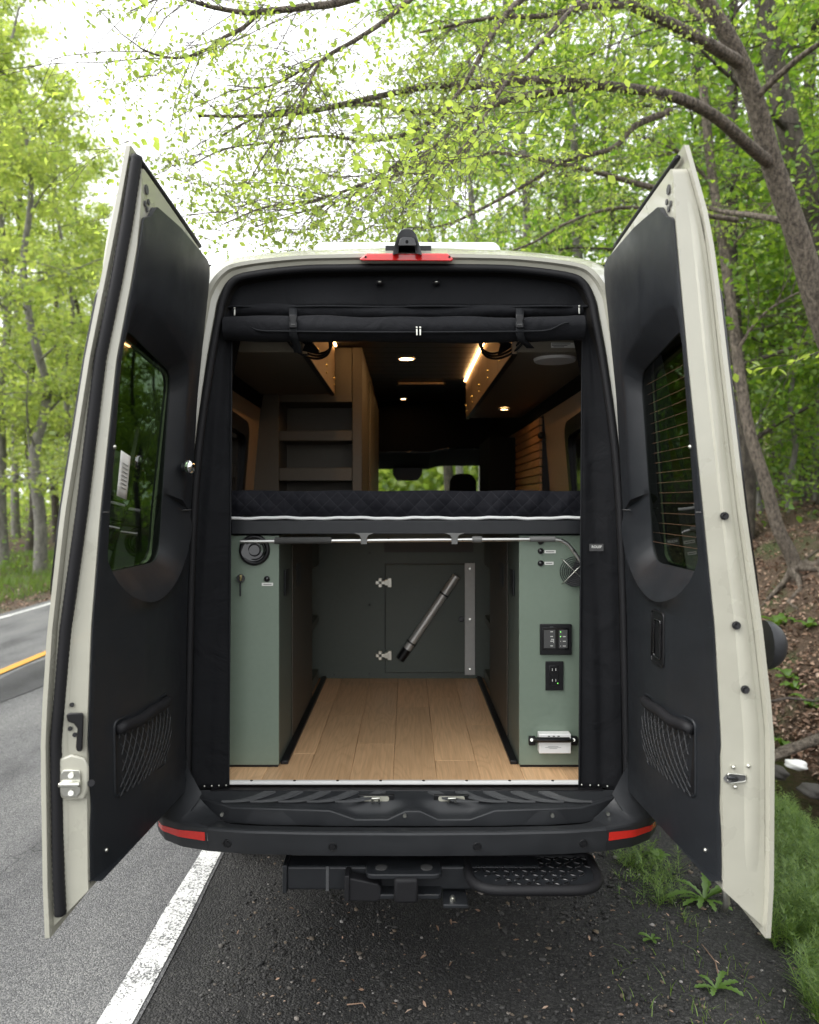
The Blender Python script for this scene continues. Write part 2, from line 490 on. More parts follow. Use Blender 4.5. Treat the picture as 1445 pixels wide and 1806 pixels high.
M['slat'] = wood_mat('slat_wood', (0.42, 0.22, 0.095), (0.52, 0.29, 0.13), ringscale=10)
M['ceil'] = wood_mat('dark_ceiling_board', (0.014, 0.010, 0.0075), (0.024, 0.017, 0.012), ringscale=14)

# ------------------------------------------------------------------ ground, road, stream
rng = np.random.default_rng(11)
def vnoise(x, y, s, seed=0):
    """smooth value noise on numpy arrays"""
    x = np.asarray(x, float) / s + seed * 17.13; y = np.asarray(y, float) / s + seed * 9.71
    xi, yi = np.floor(x), np.floor(y); fx, fy = x - xi, y - yi
    fx, fy = fx * fx * (3 - 2 * fx), fy * fy * (3 - 2 * fy)
    def hsh(a, b):
        t = np.sin(a * 127.1 + b * 311.7 + seed * 74.7) * 43758.5453
        return t - np.floor(t)
    return (hsh(xi, yi) * (1 - fx) + hsh(xi + 1, yi) * fx) * (1 - fy) + (hsh(xi, yi + 1) * (1 - fx) + hsh(xi + 1, yi + 1) * fx) * fy

HX = np.array([-90, -40, -20, -12, -9, -7.9, -7.2, -4.1, 1.0, 1.6, 2.1, 2.45, 2.7, 3.1, 3.35, 3.7, 4.1, 4.7, 5.4, 6.2, 8, 11, 16, 25, 40, 90])
HZ = np.array([2.0, 1.0, 0.2, -0.10, -0.16, -0.24, -0.24, -0.03, -0.05, -0.085, -0.125, -0.34, -0.60, -0.64, -0.50, -0.12, 0.28, 0.86, 1.32, 1.62, 1.85, 2.3, 3.4, 6.0, 10, 18])
def ground_z(x, y):
    x = np.asarray(x, float); y = np.asarray(y, float)
    sh = np.where(x > 1.8, 0.35 * (vnoise(y, y * 0, 3.0, 3) - 0.5) * np.clip((x - 1.8), 0, 1), 0)
    z = np.interp(x + sh, HX, HZ)
    amp = np.clip(np.where(x > 0, (x - 2.9) / 1.5, (-7.6 - x) / 2.0), 0.0, 1.0)
    z = z + amp * (0.32 * (vnoise(x, y, 1.3, 1) - 0.5) + 0.14 * (vnoise(x, y, 0.45, 2) - 0.5) + 0.06 * (vnoise(x, y, 0.17, 5) - 0.5))
    return z
def gz(x, y): return float(ground_z(x, y))

def terrain():
    xs = np.unique(np.concatenate([np.linspace(-90, -20, 22), np.linspace(-20, -7, 50), np.linspace(-7, 1.4, 12), np.linspace(1.4, 9, 130), np.linspace(9, 25, 40), np.linspace(25, 90, 20)]))
    ys = np.unique(np.concatenate([np.linspace(-30, 1, 30), np.linspace(1, 14, 150), np.linspace(14, 40, 60), np.linspace(40, 130, 24)]))
    X, Y = np.meshgrid(xs, ys); Z = ground_z(X, Y)
    V = np.stack([X, Y, Z], -1).reshape(-1, 3); n = len(xs)
    i, j = np.meshgrid(np.arange(n - 1), np.arange(len(ys) - 1)); a = (j * n + i).ravel()
    return V, np.stack([a, a + 1, a + 1 + n, a + n], 1)

def ground_mat():
    m, nt, b = new_mat('woodland_floor')
    geo = nt.nodes.new("ShaderNodeNewGeometry")
    n1 = nt.nodes.new("ShaderNodeTexNoise"); n1.inputs["Scale"].default_value = 22; n1.inputs["Detail"].default_value = 10; n1.inputs["Roughness"].default_value = 0.75
    n2 = nt.nodes.new("ShaderNodeTexNoise"); n2.inputs["Scale"].default_value = 1.3; n2.inputs["Detail"].default_value = 6
    vo = nt.nodes.new("ShaderNodeTexVoronoi"); vo.inputs["Scale"].default_value = 26
    for n in (n1, n2, vo): nt.links.new(geo.outputs["Position"], n.inputs["Vector"])
    r1 = ramp(nt, [(0.25, (0.018, 0.012, 0.008)), (0.5, (0.07, 0.045, 0.028)), (0.78, (0.15, 0.10, 0.066))])
    nt.links.new(n1.outputs["Fac"], r1.inputs[0])
    mx = nt.nodes.new("ShaderNodeMix"); mx.data_type = 'RGBA'
    mx.inputs[7].default_value = (0.035, 0.062, 0.012, 1)
    r2 = ramp(nt, [(0.52, (0, 0, 0)), (0.68, (0.85, 0.85, 0.85))]); nt.links.new(n2.outputs["Fac"], r2.inputs[0])
    nt.links.new(r2.outputs[0], mx.inputs[0]); nt.links.new(r1.outputs[0], mx.inputs[6])
    nt.links.new(mx.outputs[2], b.inputs["Base Color"]); b.inputs["Roughness"].default_value = 0.95
    ad = nt.nodes.new("ShaderNodeMath"); ad.operation = 'ADD'
    nt.links.new(n1.outputs["Fac"], ad.inputs[0]); nt.links.new(vo.outputs["Distance"], ad.inputs[1])
    bp = nt.nodes.new("ShaderNodeBump"); bp.inputs["Strength"].default_value = 0.8; bp.inputs["Distance"].default_value = 0.03
    nt.links.new(ad.outputs[0], bp.inputs["Height"]); nt.links.new(bp.outputs[0], b.inputs["Normal"])
    return m
V, F = terrain()
g = np_mesh("ground", V, F, ground_mat(), kind="structure", smooth=True)
g["label"] = "sloping woodland floor of brown leaf litter beside the road"

def asphalt_mat(name, lo, hi, stone, scale=220.0, crack=True, bump=0.7):
    m, nt, b = new_mat(name)
    geo = nt.nodes.new("ShaderNodeNewGeometry")
    vo = nt.nodes.new("ShaderNodeTexVoronoi"); vo.inputs["Scale"].default_value = scale
    n1 = nt.nodes.new("ShaderNodeTexNoise"); n1.inputs["Scale"].default_value = scale * 0.7; n1.inputs["Detail"].default_value = 5
    mp = nt.nodes.new("ShaderNodeMapping"); mp.inputs["Scale"].default_value = (1.3, 0.45, 1)
    n2 = nt.nodes.new("ShaderNodeTexNoise"); n2.inputs["Scale"].default_value = 1.6; n2.inputs["Detail"].default_value = 7
    nt.links.new(geo.outputs["Position"], mp.inputs[0]); nt.links.new(mp.outputs[0], n2.inputs["Vector"])
    for n in (vo, n1): nt.links.new(geo.outputs["Position"], n.inputs["Vector"])
    r1 = ramp(nt, [(0.30, lo), (0.55, hi), (0.80, stone)])
    mixv = nt.nodes.new("ShaderNodeMath"); mixv.operation = 'MULTIPLY_ADD'
    sp = nt.nodes.new("ShaderNodeSeparateColor"); nt.links.new(vo.outputs["Color"], sp.inputs[0])
    mixv.inputs[1].default_value = 0.45; nt.links.new(sp.outputs[0], mixv.inputs[0])
    hf = nt.nodes.new("ShaderNodeMath"); hf.operation = 'MULTIPLY'; hf.inputs[1].default_value = 0.6
    nt.links.new(n1.outputs["Fac"], hf.inputs[0]); nt.links.new(hf.outputs[0], mixv.inputs[2])
    nt.links.new(mixv.outputs[0], r1.inputs[0])
    mx = nt.nodes.new("ShaderNodeMix"); mx.data_type = 'RGBA'; mx.blend_type = 'MULTIPLY'; mx.inputs[0].default_value = 1
    r2 = ramp(nt, [(0.36, (0.50, 0.50, 0.51)), (0.47, (0.92, 0.92, 0.93)), (0.66, (1.22, 1.22, 1.2))])
    nt.links.new(n2.outputs["Fac"], r2.inputs[0]); nt.links.new(r1.outputs[0], mx.inputs[6]); nt.links.new(r2.outputs[0], mx.inputs[7])
    col = mx.outputs[2]
    hgt = nt.nodes.new("ShaderNodeMath"); hgt.operation = 'SUBTRACT'
    nt.links.new(n1.outputs["Fac"], hgt.inputs[0]); nt.links.new(vo.outputs["Distance"], hgt.inputs[1])
    if crack:
        n3 = nt.nodes.new("ShaderNodeTexNoise"); n3.inputs["Scale"].default_value = 3.0; n3.inputs["Detail"].default_value = 5
        nt.links.new(geo.outputs["Position"], n3.inputs["Vector"])
        va = nt.nodes.new("ShaderNodeVectorMath"); va.operation = 'SCALE'; va.inputs["Scale"].default_value = 0.8
        nt.links.new(n3.outputs["Color"], va.inputs[0])
        vb = nt.nodes.new("ShaderNodeVectorMath"); vb.operation = 'ADD'
        nt.links.new(va.outputs[0], vb.inputs[0]); nt.links.new(geo.outputs["Position"], vb.inputs[1])
        vc = nt.nodes.new("ShaderNodeTexVoronoi"); vc.feature = 'DISTANCE_TO_EDGE'; vc.inputs["Scale"].default_value = 0.9
        nt.links.new(vb.outputs[0], vc.inputs["Vector"])
        rc = ramp(nt, [(0.0, (0.16, 0.16, 0.16)), (0.0075, (1, 1, 1))])
        nt.links.new(vc.outputs["Distance"], rc.inputs[0])
        m4 = nt.nodes.new("ShaderNodeMix"); m4.data_type = 'RGBA'; m4.blend_type = 'MULTIPLY'; m4.inputs[0].default_value = 0.8
        rm = ramp(nt, [(0.44, (0.9, 0.9, 0.9)), (0.56, (0.15, 0.15, 0.15))]); nt.links.new(n2.outputs["Fac"], rm.inputs[0]); nt.links.new(rm.outputs[0], m4.inputs[0]); nt.links.new(col, m4.inputs[6]); nt.links.new(rc.outputs[0], m4.inputs[7]); col = m4.outputs[2]
    nt.links.new(col, b.inputs["Base Color"]); b.inputs["Roughness"].default_value = 0.85
    bp = nt.nodes.new("ShaderNodeBump"); bp.inputs["Strength"].default_value = bump; bp.inputs["Distance"].default_value = 0.006
    nt.links.new(hgt.outputs[0], bp.inputs["Height"]); nt.links.new(bp.outputs[0], b.inputs["Normal"])
    return m
M['asphalt'] = asphalt_mat('worn_asphalt', (0.052, 0.052, 0.053), (0.105, 0.105, 0.106), (0.19, 0.186, 0.18), scale=190)
M['tar'] = asphalt_mat('dark_patch_asphalt', (0.02, 0.02, 0.021), (0.036, 0.036, 0.037), (0.08, 0.08, 0.08), crack=False)
M['gravel_bed'] = asphalt_mat('gravel_bed', (0.0065, 0.0062, 0.0058), (0.0155, 0.015, 0.014), (0.044, 0.042, 0.039), scale=120, crack=False, bump=1.0)  # dark gravel, its colour lowered further to stand in for the van's shadow

def road_z(x): return 0.0 if x > -4.1 else -0.065 * (-4.1 - x)
def strip(name, x0, x1, y0, y1, dz, mat, parent=None, wob=0.0, n=60, nx=4, kind=None):
    mb = MB()
    def fn(u, v):
        y = lerp(y0, y1, v ** 2); x = lerp(x0, x1, u)
        x += wob * (float(vnoise(y, u * 3, 0.35, 8)) - 0.5) * (1 if u in (0.0, 1.0) else 0)
        return Vector((x, y, road_z(x) + dz))
    mb.grid(fn, nx, n)
    return mb.build(name, mat, parent, smooth=True, kind=kind)
road = strip("road", -6.95, -0.898, -14, 120, 0.0, M['asphalt'], nx=12, kind="structure", wob=0.03, n=400)
road["label"] = "worn grey two-lane asphalt road with pale cracks"
shoulder = strip("roadside", -1.0, 2.0, -14, 60, -0.004, M['gravel_bed'], nx=6, kind="structure", wob=0.25, n=160)
shoulder["label"] = "dark gravel pull-off strip under the van"
# sink the pull-off towards the stream
for v in shoulder.data.vertices:
    if v.co.x > 0.9: v.co.z -= 0.07 * (v.co.x - 0.9)

def line_mat(name, col, wear):
    m, nt, b = new_mat(name)
    geo = nt.nodes.new("ShaderNodeNewGeometry")
    n1 = nt.nodes.new("ShaderNodeTexNoise"); n1.inputs["Scale"].default_value = 120; n1.inputs["Detail"].default_value = 8; n1.inputs["Roughness"].default_value = 0.7
    n2 = nt.nodes.new("ShaderNodeTexNoise"); n2.inputs["Scale"].default_value = 7; n2.inputs["Detail"].default_value = 5
    for n in (n1, n2): nt.links.new(geo.outputs["Position"], n.inputs["Vector"])
    ad = nt.nodes.new("ShaderNodeMath"); ad.operation = 'MULTIPLY_ADD'; ad.inputs[1].default_value = 0.35
    nt.links.new(n2.outputs["Fac"], ad.inputs[0]); nt.links.new(n1.outputs["Fac"], ad.inputs[2])
    rp = ramp(nt, [(wear, (0, 0, 0)), (wear + 0.04, (1, 1, 1))]); nt.links.new(ad.outputs[0], rp.inputs[0])
    mx = nt.nodes.new("ShaderNodeMix"); mx.data_type = 'RGBA'
    mx.inputs[6].default_value = (0.09, 0.09, 0.09, 1); mx.inputs[7].default_value = (*col, 1)
    nt.links.new(rp.outputs[0], mx.inputs[0]); nt.links.new(mx.outputs[2], b.inputs["Base Color"])
    b.inputs["Roughness"].default_value = 0.7
    bp = nt.nodes.new("ShaderNodeBump"); bp.inputs["Strength"].default_value = 0.6; bp.inputs["Distance"].default_value = 0.004
    nt.links.new(n1.outputs["Fac"], bp.inputs["Height"]); nt.links.new(bp.outputs[0], b.inputs["Normal"])
    return m
M['line_white'] = line_mat('white_road_paint', (0.58, 0.58, 0.56), 0.615)
M['line_yellow'] = line_mat('yellow_road_paint', (0.50, 0.25, 0.028), 0.55)
strip("edge_line", -1.022, -0.912, -14, 120, 0.004, M['line_white'], road, wob=0.022, n=420, nx=2)
strip("edge_line", -6.70, -6.56, -14, 120, 0.004, M['line_white'], road, wob=0.01)
strip("centre_line", -4.20, -4.07, -14, 120, 0.006, M['line_yellow'], road, wob=0.01)
strip("tar_patch", -3.98, -3.42, -14, 120, 0.004, M['tar'], road, wob=0.22, n=300)

wm, nt, b = new_mat('stream_water')
b.inputs["Base Color"].default_value = (0.020, 0.017, 0.010, 1); b.inputs["Roughness"].default_value = 0.06
b.inputs["Specular IOR Level"].default_value = 0.6
geo = nt.nodes.new("ShaderNodeNewGeometry"); nz = nt.nodes.new("ShaderNodeTexNoise"); nz.inputs["Scale"].default_value = 9; nz.inputs["Detail"].default_value = 4
bp = nt.nodes.new("ShaderNodeBump"); bp.inputs["Strength"].default_value = 0.35; bp.inputs["Distance"].default_value = 0.05
nt.links.new(geo.outputs["Position"], nz.inputs["Vector"]); nt.links.new(nz.outputs["Fac"], bp.inputs["Height"]); nt.links.new(bp.outputs[0], b.inputs["Normal"])
mb = MB(); mb.grid(lambda u, v: Vector((2.2 + 1.5 * u, -6 + 36 * v, -0.47)), 2, 20)
water = mb.build("water", wm, kind="structure"); water["label"] = "shallow dark stream between the verge and the bank"

# loose stones of the pull-off
def ico():
    t = (1 + 5 ** 0.5) / 2
    v = np.array([(-1, t, 0), (1, t, 0), (-1, -t, 0), (1, -t, 0), (0, -1, t), (0, 1, t), (0, -1, -t), (0, 1, -t), (t, 0, -1), (t, 0, 1), (-t, 0, -1), (-t, 0, 1)], float)
    v /= np.linalg.norm(v[0])
    f = np.array([(0, 11, 5), (0, 5, 1), (0, 1, 7), (0, 7, 10), (0, 10, 11), (1, 5, 9), (5, 11, 4), (11, 10, 2), (10, 7, 6), (7, 1, 8), (3, 9, 4), (3, 4, 2), (3, 2, 6), (3, 6, 8), (3, 8, 9), (4, 9, 5), (2, 4, 11), (6, 2, 10), (8, 6, 7), (9, 8, 1)])
    return v, f
ICO_V, ICO_F = ico()
def rot_rand(n):
    q = rng.normal(size=(n, 4)); q /= np.linalg.norm(q, axis=1)[:, None]
    w, x, y, z = q.T
    return np.stack([np.stack([1 - 2 * (y * y + z * z), 2 * (x * y - z * w), 2 * (x * z + y * w)], -1),
                     np.stack([2 * (x * y + z * w), 1 - 2 * (x * x + z * z), 2 * (y * z - x * w)], -1),
                     np.stack([2 * (x * z - y * w), 2 * (y * z + x * w), 1 - 2 * (x * x + y * y)], -1)], 1)
def stones(P, S, flat=0.6):
    n = len(P); Rm = rot_rand(n)
    v = ICO_V[None] * rng.uniform(0.65, 1.25, (n, 12, 1)) * np.stack([np.ones(n), rng.uniform(0.6, 1, n), rng.uniform(0.4, 0.8, n)], -1)[:, None, :]
    v = np.einsum('nij,nkj->nki', Rm, v); v[:, :, 2] *= flat
    v = v * S[:, None, None] + P[:, None, :]
    return v.reshape(-1, 3), (ICO_F[None] + 12 * np.arange(n)[:, None, None]).reshape(-1, 3)
def stone_mat():
    m, nt, b = new_mat('loose_stone')
    geo = nt.nodes.new("ShaderNodeNewGeometry")
    rp = ramp(nt, [(0.0, (0.011, 0.011, 0.011)), (0.45, (0.027, 0.026, 0.025)), (0.80, (0.055, 0.053, 0.05)), (0.95, (0.12, 0.09, 0.06)), (1.0, (0.24, 0.23, 0.22))])
    nt.links.new(geo.outputs["Random Per Island"], rp.inputs[0]); nt.links.new(rp.outputs[0], b.inputs["Base Color"]); b.inputs["Roughness"].default_value = 0.85
    return m
M['stone'] = stone_mat()
n = 22000
x = rng.uniform(-0.86, 2.1, n); y = 1.9 + 4.0 * rng.random(n) ** 1.5
keep = (x > -0.80 + 0.12 * vnoise(x * 0, y, 0.3, 4)) & (vnoise(x, y, 0.25, 6) + 0.25 * rng.random(n) > 0.42)
x, y = x[keep], y[keep]
s = rng.gamma(2.0, 0.0019, len(x)) + 0.0018
z = np.where(x > 0.9, -0.004 - 0.07 * (x - 0.9), -0.004)
Vv, Ff = stones(np.stack([x, y, z + s * 0.2], 1), np.clip(s, 0.002, 0.016))
o = np_mesh("gravel", Vv, Ff, M['stone'], kind="stuff"); o["label"] = "loose dark grey gravel scattered over the pull-off"

# leaf litter on the bank, the verge across the road
def leaf_quads(P, L, nrm_bias=1.0, droop=0.3, width=0.55, seed=1, fold=0.12):
    """curved little leaves: 6 vertices, 2 quads each"""
    r = np.random.default_rng(seed); n = len(P)
    nr = r.normal(size=(n, 3)); nr[:, 2] = np.abs(nr[:, 2]) + nrm_bias; nr /= np.linalg.norm(nr, axis=1)[:, None]
    d = r.normal(size=(n, 3)); d[:, 2] -= droop
    d -= nr * np.sum(d * nr, 1)[:, None]; d /= np.linalg.norm(d, axis=1)[:, None]
    s = np.cross(d, nr); L = L[:, None]
    w = width * 0.5 * r.uniform(0.8, 1.2, (n, 1))
    lift = nr * L * fold * r.uniform(0.2, 1.6, (n, 1))
    v = np.stack([P, P + d * L * 0.42 + s * L * w + lift, P + d * L * 0.78 + s * L * w * 0.62 + lift * 0.6, P + d * L,
                  P + d * L * 0.78 - s * L * w * 0.62 + lift * 0.6, P + d * L * 0.42 - s * L * w + lift], 1).reshape(-1, 3)
    k = 6 * np.arange(n)[:, None]
    f = np.concatenate([k + np.array([[0, 1, 2, 3]]), k + np.array([[0, 3, 4, 5]])], 0)
    return v, f
def litter_mat():
    m, nt, b = new_mat('dead_leaf')
    geo = nt.nodes.new("ShaderNodeNewGeometry")
    rp = ramp(nt, [(0.0, (0.06, 0.036, 0.024)), (0.4, (0.17, 0.10, 0.062)), (0.75, (0.28, 0.185, 0.13)), (1.0, (0.42, 0.32, 0.25))])
    nt.links.new(geo.outputs["Random Per Island"], rp.inputs[0]); nt.links.new(rp.outputs[0], b.inputs["Base Color"]); b.inputs["Roughness"].default_value = 0.75
    return m
M['litter'] = litter_mat()
n = 42000
x = 3.3 + 9 * rng.random(n) ** 2.2; y = 4.6 + 13 * rng.random(n) ** 1.6
k = vnoise(x, y, 0.6, 12) + 0.5 * rng.random(n) > 0.36; x, y = x[k], y[k]
n2 = 3500; x2 = rng.uniform(-8.3, -6.9, n2); y2 = rng.uniform(8, 34, n2)
x = np.concatenate([x, x2]); y = np.concatenate([y, y2])
P = np.stack([x, y, ground_z(x, y) + 0.012], 1)
v, f = leaf_quads(P, rng.uniform(0.035, 0.075, len(P)), nrm_bias=1.4, droop=0.0, seed=3, fold=0.25)
o = np_mesh("leaf_litter", v, f, M['litter'], kind="stuff"); o["label"] = "brown fallen leaves covering the stream bank"
# scraps and twigs on the pull-off
n = 420; x = rng.uniform(-0.7, 1.9, n); y = 2.1 + 2.8 * rng.random(n) ** 1.4
P = np.stack([x, y, np.where(x > 0.9, -0.07 * (x - 0.9), 0) + 0.006], 1)
v, f = leaf_quads(P, rng.uniform(0.008, 0.03, n), nrm_bias=1.8, droop=0, width=0.4, seed=5)
o = np_mesh("leaf_scraps", v, f, M['litter'], kind="stuff"); o["label"] = "small dry leaf scraps lying on the gravel"

# ------------------------------------------------------------------ the van
VAN = empty("camper_van", (0, 5.5, 0), "sand grey high-roof camper van with both rear doors wide open", "van")
OUT = [(.800, .64), (.815, .9), (.82, 1.2), (.812, 1.6), (.79, 1.9), (.757, 2.2), (.725, 2.40), (.706, 2.475), (.656, 2.540), (.589, 2.570), (.40, 2.592), (.2, 2.599), (0, 2.602)]
INN = [(.778, .66), (.776, .9), (.771, 1.2), (.760, 1.6), (.740, 1.9), (.700, 2.2), (.668, 2.38), (.655, 2.440), (.622, 2.503), (.56, 2.530), (.38, 2.552), (.2, 2.557), (0, 2.559)]
FULL = [(.90, .52), (.985, .8), (.992, 1.2), (.985, 1.6), (.955, 1.9), (.905, 2.2), (.855, 2.42), (.82, 2.52), (.75, 2.60), (.65, 2.635), (.42, 2.662), (.2, 2.672), (0, 2.675)]
def dense(tab, n=5):
    out = []
    for i in range(len(tab) - 1):          # Catmull-Rom
        p = [Vector(tab[max(i - 1, 0)]), Vector(tab[i]), Vector(tab[i + 1]), Vector(tab[min(i + 2, len(tab) - 1)])]
        for k in range(n):
            t = k / n
            out.append(0.5 * ((2 * p[1]) + (p[2] - p[0]) * t + (2 * p[0] - 5 * p[1] + 4 * p[2] - p[3]) * t * t + (3 * p[1] - p[0] - 3 * p[2] + p[3]) * t ** 3))
    out.append(Vector(tab[-1])); return out
dOUT, dINN, dFULL = dense(OUT), dense(INN), dense(FULL)
def full_loop(half, y, sx=1.0, fz=None, dx=0.0, dz=0.0):
    h = [Vector((p.x * sx + dx, y, (fz(p.y) if fz else p.y) + dz)) for p in half]
    return [Vector((-p.x, p.y, p.z)) for p in h] + [p.copy() for p in reversed(h[:-1])]
def mixl(a, b, t): return [lerp(p, q, t) for p, q in zip(a, b)]

# painted shell: door aperture ring, flared quarter panels, sides, roof, bonnet
rows = [full_loop(dINN, 2.70), full_loop(dINN, 2.615), full_loop(mixl(dINN, dOUT, .18), 2.592), full_loop(mixl(dINN, dOUT, .5), 2.586), full_loop(mixl(dINN, dOUT, .62), 2.574),
        full_loop(mixl(dINN, dOUT, .9), 2.572), full_loop(dOUT, 2.58), full_loop(mixl(dOUT, dFULL, .35), 2.615), full_loop(mixl(dOUT, dFULL, .7), 2.68), full_loop(mixl(dOUT, dFULL, .93), 2.80), full_loop(dFULL, 3.0)]
def squash(top):
    return lambda z: z if z < 1.0 else 1.0 + (z - 1.0) * (top - 1.0) / 1.675
rows += [full_loop(dFULL, 4.8), full_loop(dFULL, 6.3), full_loop(dFULL, 6.75, .99, squash(2.52)), full_loop(dFULL, 7.1, .98, squash(2.24))]
mb = MB(); mb.loft(rows, closed=False, cap0=False, cap1=False)
rows2 = [full_loop(dFULL, 7.1, .98, squash(2.24)), full_loop(dFULL, 7.75, .97, squash(1.52)), full_loop(dFULL, 8.45, .95, squash(1.22)), full_loop(dFULL, 8.62, .9, squash(1.02))]
nn = len(rows2[0]); half = len(dFULL)
k = len(mb.v)
for r in rows2: mb.v.extend(r)
ia, ib = 30, nn - 31          # the arc that is windscreen between the first two stations
for i in range(3):
    for j in range(nn - 1):
        if i == 0 and ia <= j < ib: continue
        a = k + i * nn + j
        mb.f.append((a, a + 1, a + 1 + nn, a + nn))
mb.f.append(tuple(k + 3 * nn + j for j in range(nn)))
mb.build("body", M['paint'], VAN, smooth=35)
ws = MB(); wa, wb = rows2[0][ia:ib + 1], rows2[1][ia:ib + 1]
lo = [lerp(p, q, .16) for p, q in zip(wa, wb)]
ws.loft([lo, wb], closed=False, cap0=False, cap1=False)
scr = ws.build("windscreen", M['wind_glass'], VAN, smooth=True)
MB().loft([wa, lo], closed=False, cap0=False, cap1=False).build("tinted_band", M['teal_glass'], scr, smooth=True)
MB().bb((-.80, 2.60, .56), (.80, 8.45, .64)).build("underbody", M['dark_in'], VAN)
MB().bb((-.90, 7.35, .62), (.90, 7.72, 1.46)).build("dashboard", M['black'], VAN, bevel=.04)
for sx in (-1, 1):
    g = MB()
    g.prism([Vector((sx * 1.003, 6.35, 1.45)), Vector((sx * 1.0, 7.35, 1.45)), Vector((sx * .965, 6.95, 2.0)), Vector((sx * .962, 6.35, 2.02))],
            [Vector((sx * .99, 6.35, 1.45)), Vector((sx * .985, 7.35, 1.45)), Vector((sx * .945, 6.95, 2.0)), Vector((sx * .945, 6.35, 2.02))])
    g.build("side_window", M['gloss_black'], VAN)
    for wy in (3.85, 7.5):
        w = MB(); w.torus((sx * .86, wy, .385), .275, .11, axis=(1, 0, 0), n=40, m=10)
        wh = w.build("wheel", M['tyre'], VAN, smooth=True)
        MB().cyl((sx * .80, wy, .385), (sx * .90, wy, .385), .23, .21, 24).build("rim", M['steel_black'], wh, smooth=40)

# inside: lining, ceiling boards, cab
def wall_x(z): return table(z, [(.7, .86), (1.6, .855), (2.25, .80), (2.6, .74)])
for sx in (-1, 1):
    lo_b = MB(); lo_b.grid(lambda u, v: Vector((sx * wall_x(lerp(.66, 2.24, v)), lerp(2.72, 6.3, u), lerp(.66, 2.24, v))), 6, 10)
    wl_ = lo_b.build("wall_lining", M['cream'], VAN, smooth=True)
    up = MB(); up.grid(lambda u, v: Vector((sx * (wall_x(lerp(2.24, 2.60, v)) - .004), lerp(2.72, 6.3, u), lerp(2.24, 2.60, v))), 6, 5)
    up.build("upper_lining", M['dark_in'], wl_, smooth=True)
    fr = MB()
    def MM(a, z, w, sx=sx): return Vector((sx * (wall_x(z) - w), a, z))
    o2 = rounded([Vector((2.80, 1.30)), Vector((3.68, 1.30)), Vector((3.68, 2.12)), Vector((2.80, 2.16))], .09)
    h2 = rounded([Vector((2.86, 1.36)), Vector((3.62, 1.36)), Vector((3.62, 2.05)), Vector((2.86, 2.09))], .07)
    holed(fr, o2, h2, lambda a, z: .03, lambda a, z: .004, MM, rings=1, n=40)
    fr.build("window_surround", M['black'], wl_, smooth=40)
    gp = MB(); c = [MM(p.x, p.y, .010) for p in h2]; gp.add(c, [tuple(range(len(c)))])
    gp.build("window_shade", M['gloss_black'], wl_)
    MB().bb((sx * .80, 6.3, 1.3), (sx * .94, 6.42, 2.55)).build("cab_pillar", M['black'], VAN, bevel=.02)
ceil = MB().bb((-.76, 2.74, 2.60), (.76, 6.4, 2.612)).build("ceiling", M['dark_in'], VAN)
y = 2.75
while y < 6.25:
    MB().bb((-.74, y, 2.580), (.74, y + .142, 2.598)).build("ceiling_board", M['ceil'], ceil, bevel=.002, seg=1)
    y += .146
# cab overhead shelf with its stepped, shiny lip
sh = MB()
lip = [(-.95, 2.09), (-.60, 2.09), (-.42, 2.085), (-.30, 2.06), (.20, 2.06), (.27, 2.08), (.36, 2.092), (.95, 2.092)]
prof = [Vector((x, 6.32, z + .09)) for x, z in lip] + [Vector((.95, 6.32, 2.6)), Vector((-.95, 6.32, 2.6))]
prof2 = [Vector((x, 7.02, z - .02)) for x, z in lip] + [Vector((.95, 7.02, 2.45)), Vector((-.95, 7.02, 2.45))]
sh.prism(prof, prof2); cs = sh.build("cab_shelf", M['dark_in'], VAN)
MB().tube([Vector((x, 6.31, z + .095)) for x, z in lip], .008, 8).build("shelf_edge", M['gloss_black'], cs, smooth=True)
m_ = MB(); m_.loft([[W(x, y_, 6.95) for x, y_ in ((690, 812), (748, 812), (745, 838), (736, 848), (700, 848), (693, 838))], [W(x, y_, 7.08) for x, y_ in ((698, 815), (740, 815), (738, 838), (732, 845), (704, 845), (699, 838))]])
m_.build("mirror_housing", M['black'], VAN, bevel=.01)
for sx, X in ((-1, -.50), (1, .475)):
    st = MB(); st.bb((X - .24, 6.15, 1.0), (X + .24, 6.35, 1.74)); seat = st.build("cab_seat", M['seat'], VAN, bevel=.06, seg=3)
    hd = MB(); hd.loft([[Vector((X + x, yy, z)) for x, z in ((-.115, 1.74), (-.112, 1.90), (-.085, 1.955), (-.04, 1.968), (.04, 1.968), (.085, 1.955), (.112, 1.90), (.115, 1.74))] for yy in (6.22, 6.32)])
    hd.build("headrest", M['seat'], seat, bevel=.025, seg=3)
    MB().cyl((X, 6.27, 1.6), (X, 6.27, 1.8), .02).build("headrest_post", M['steel_black'], seat)

# upper cabinets
def upper_cabinet(sx, x_in, y0, y1, ndoor):
    z0, z1 = 2.31, 2.573
    c = MB().bb((sx * (x_in + .020), y0, z0), (sx * .80, y1, z1)).build("upper_cabinet", M['greige'], VAN, bevel=.003)
    L = (y1 - y0) / ndoor
    for i in range(ndoor):
        a, b_ = y0 + i * L + .002, y0 + (i + 1) * L - .002
        MB().bb((sx * x_in, a, z0 - .004), (sx * (x_in + .018), b_, 2.552)).build("cabinet_door", M['cream'], c, bevel=.002)
        kz = z0 + .075
        MB().cyl((sx * x_in, b_ - .06, kz), (sx * (x_in - .008), b_ - .06, kz), .007, n=12).build("push_latch", M['brass'], c, smooth=40)
        MB().cyl((sx * x_in, b_ - .06, kz - .035), (sx * (x_in - .006), b_ - .06, kz - .035), .005, n=12).build("catch", M['brass'], c, smooth=40)
    MB().bb((sx * (x_in - .001), y0 + .01, z0 - .009), (sx * (x_in + .022), y1, z0 - .0045)).build("edge_trim", M['black'], c)
    return c
cabL = upper_cabinet(-1, .388, 2.86, 3.97, 3)
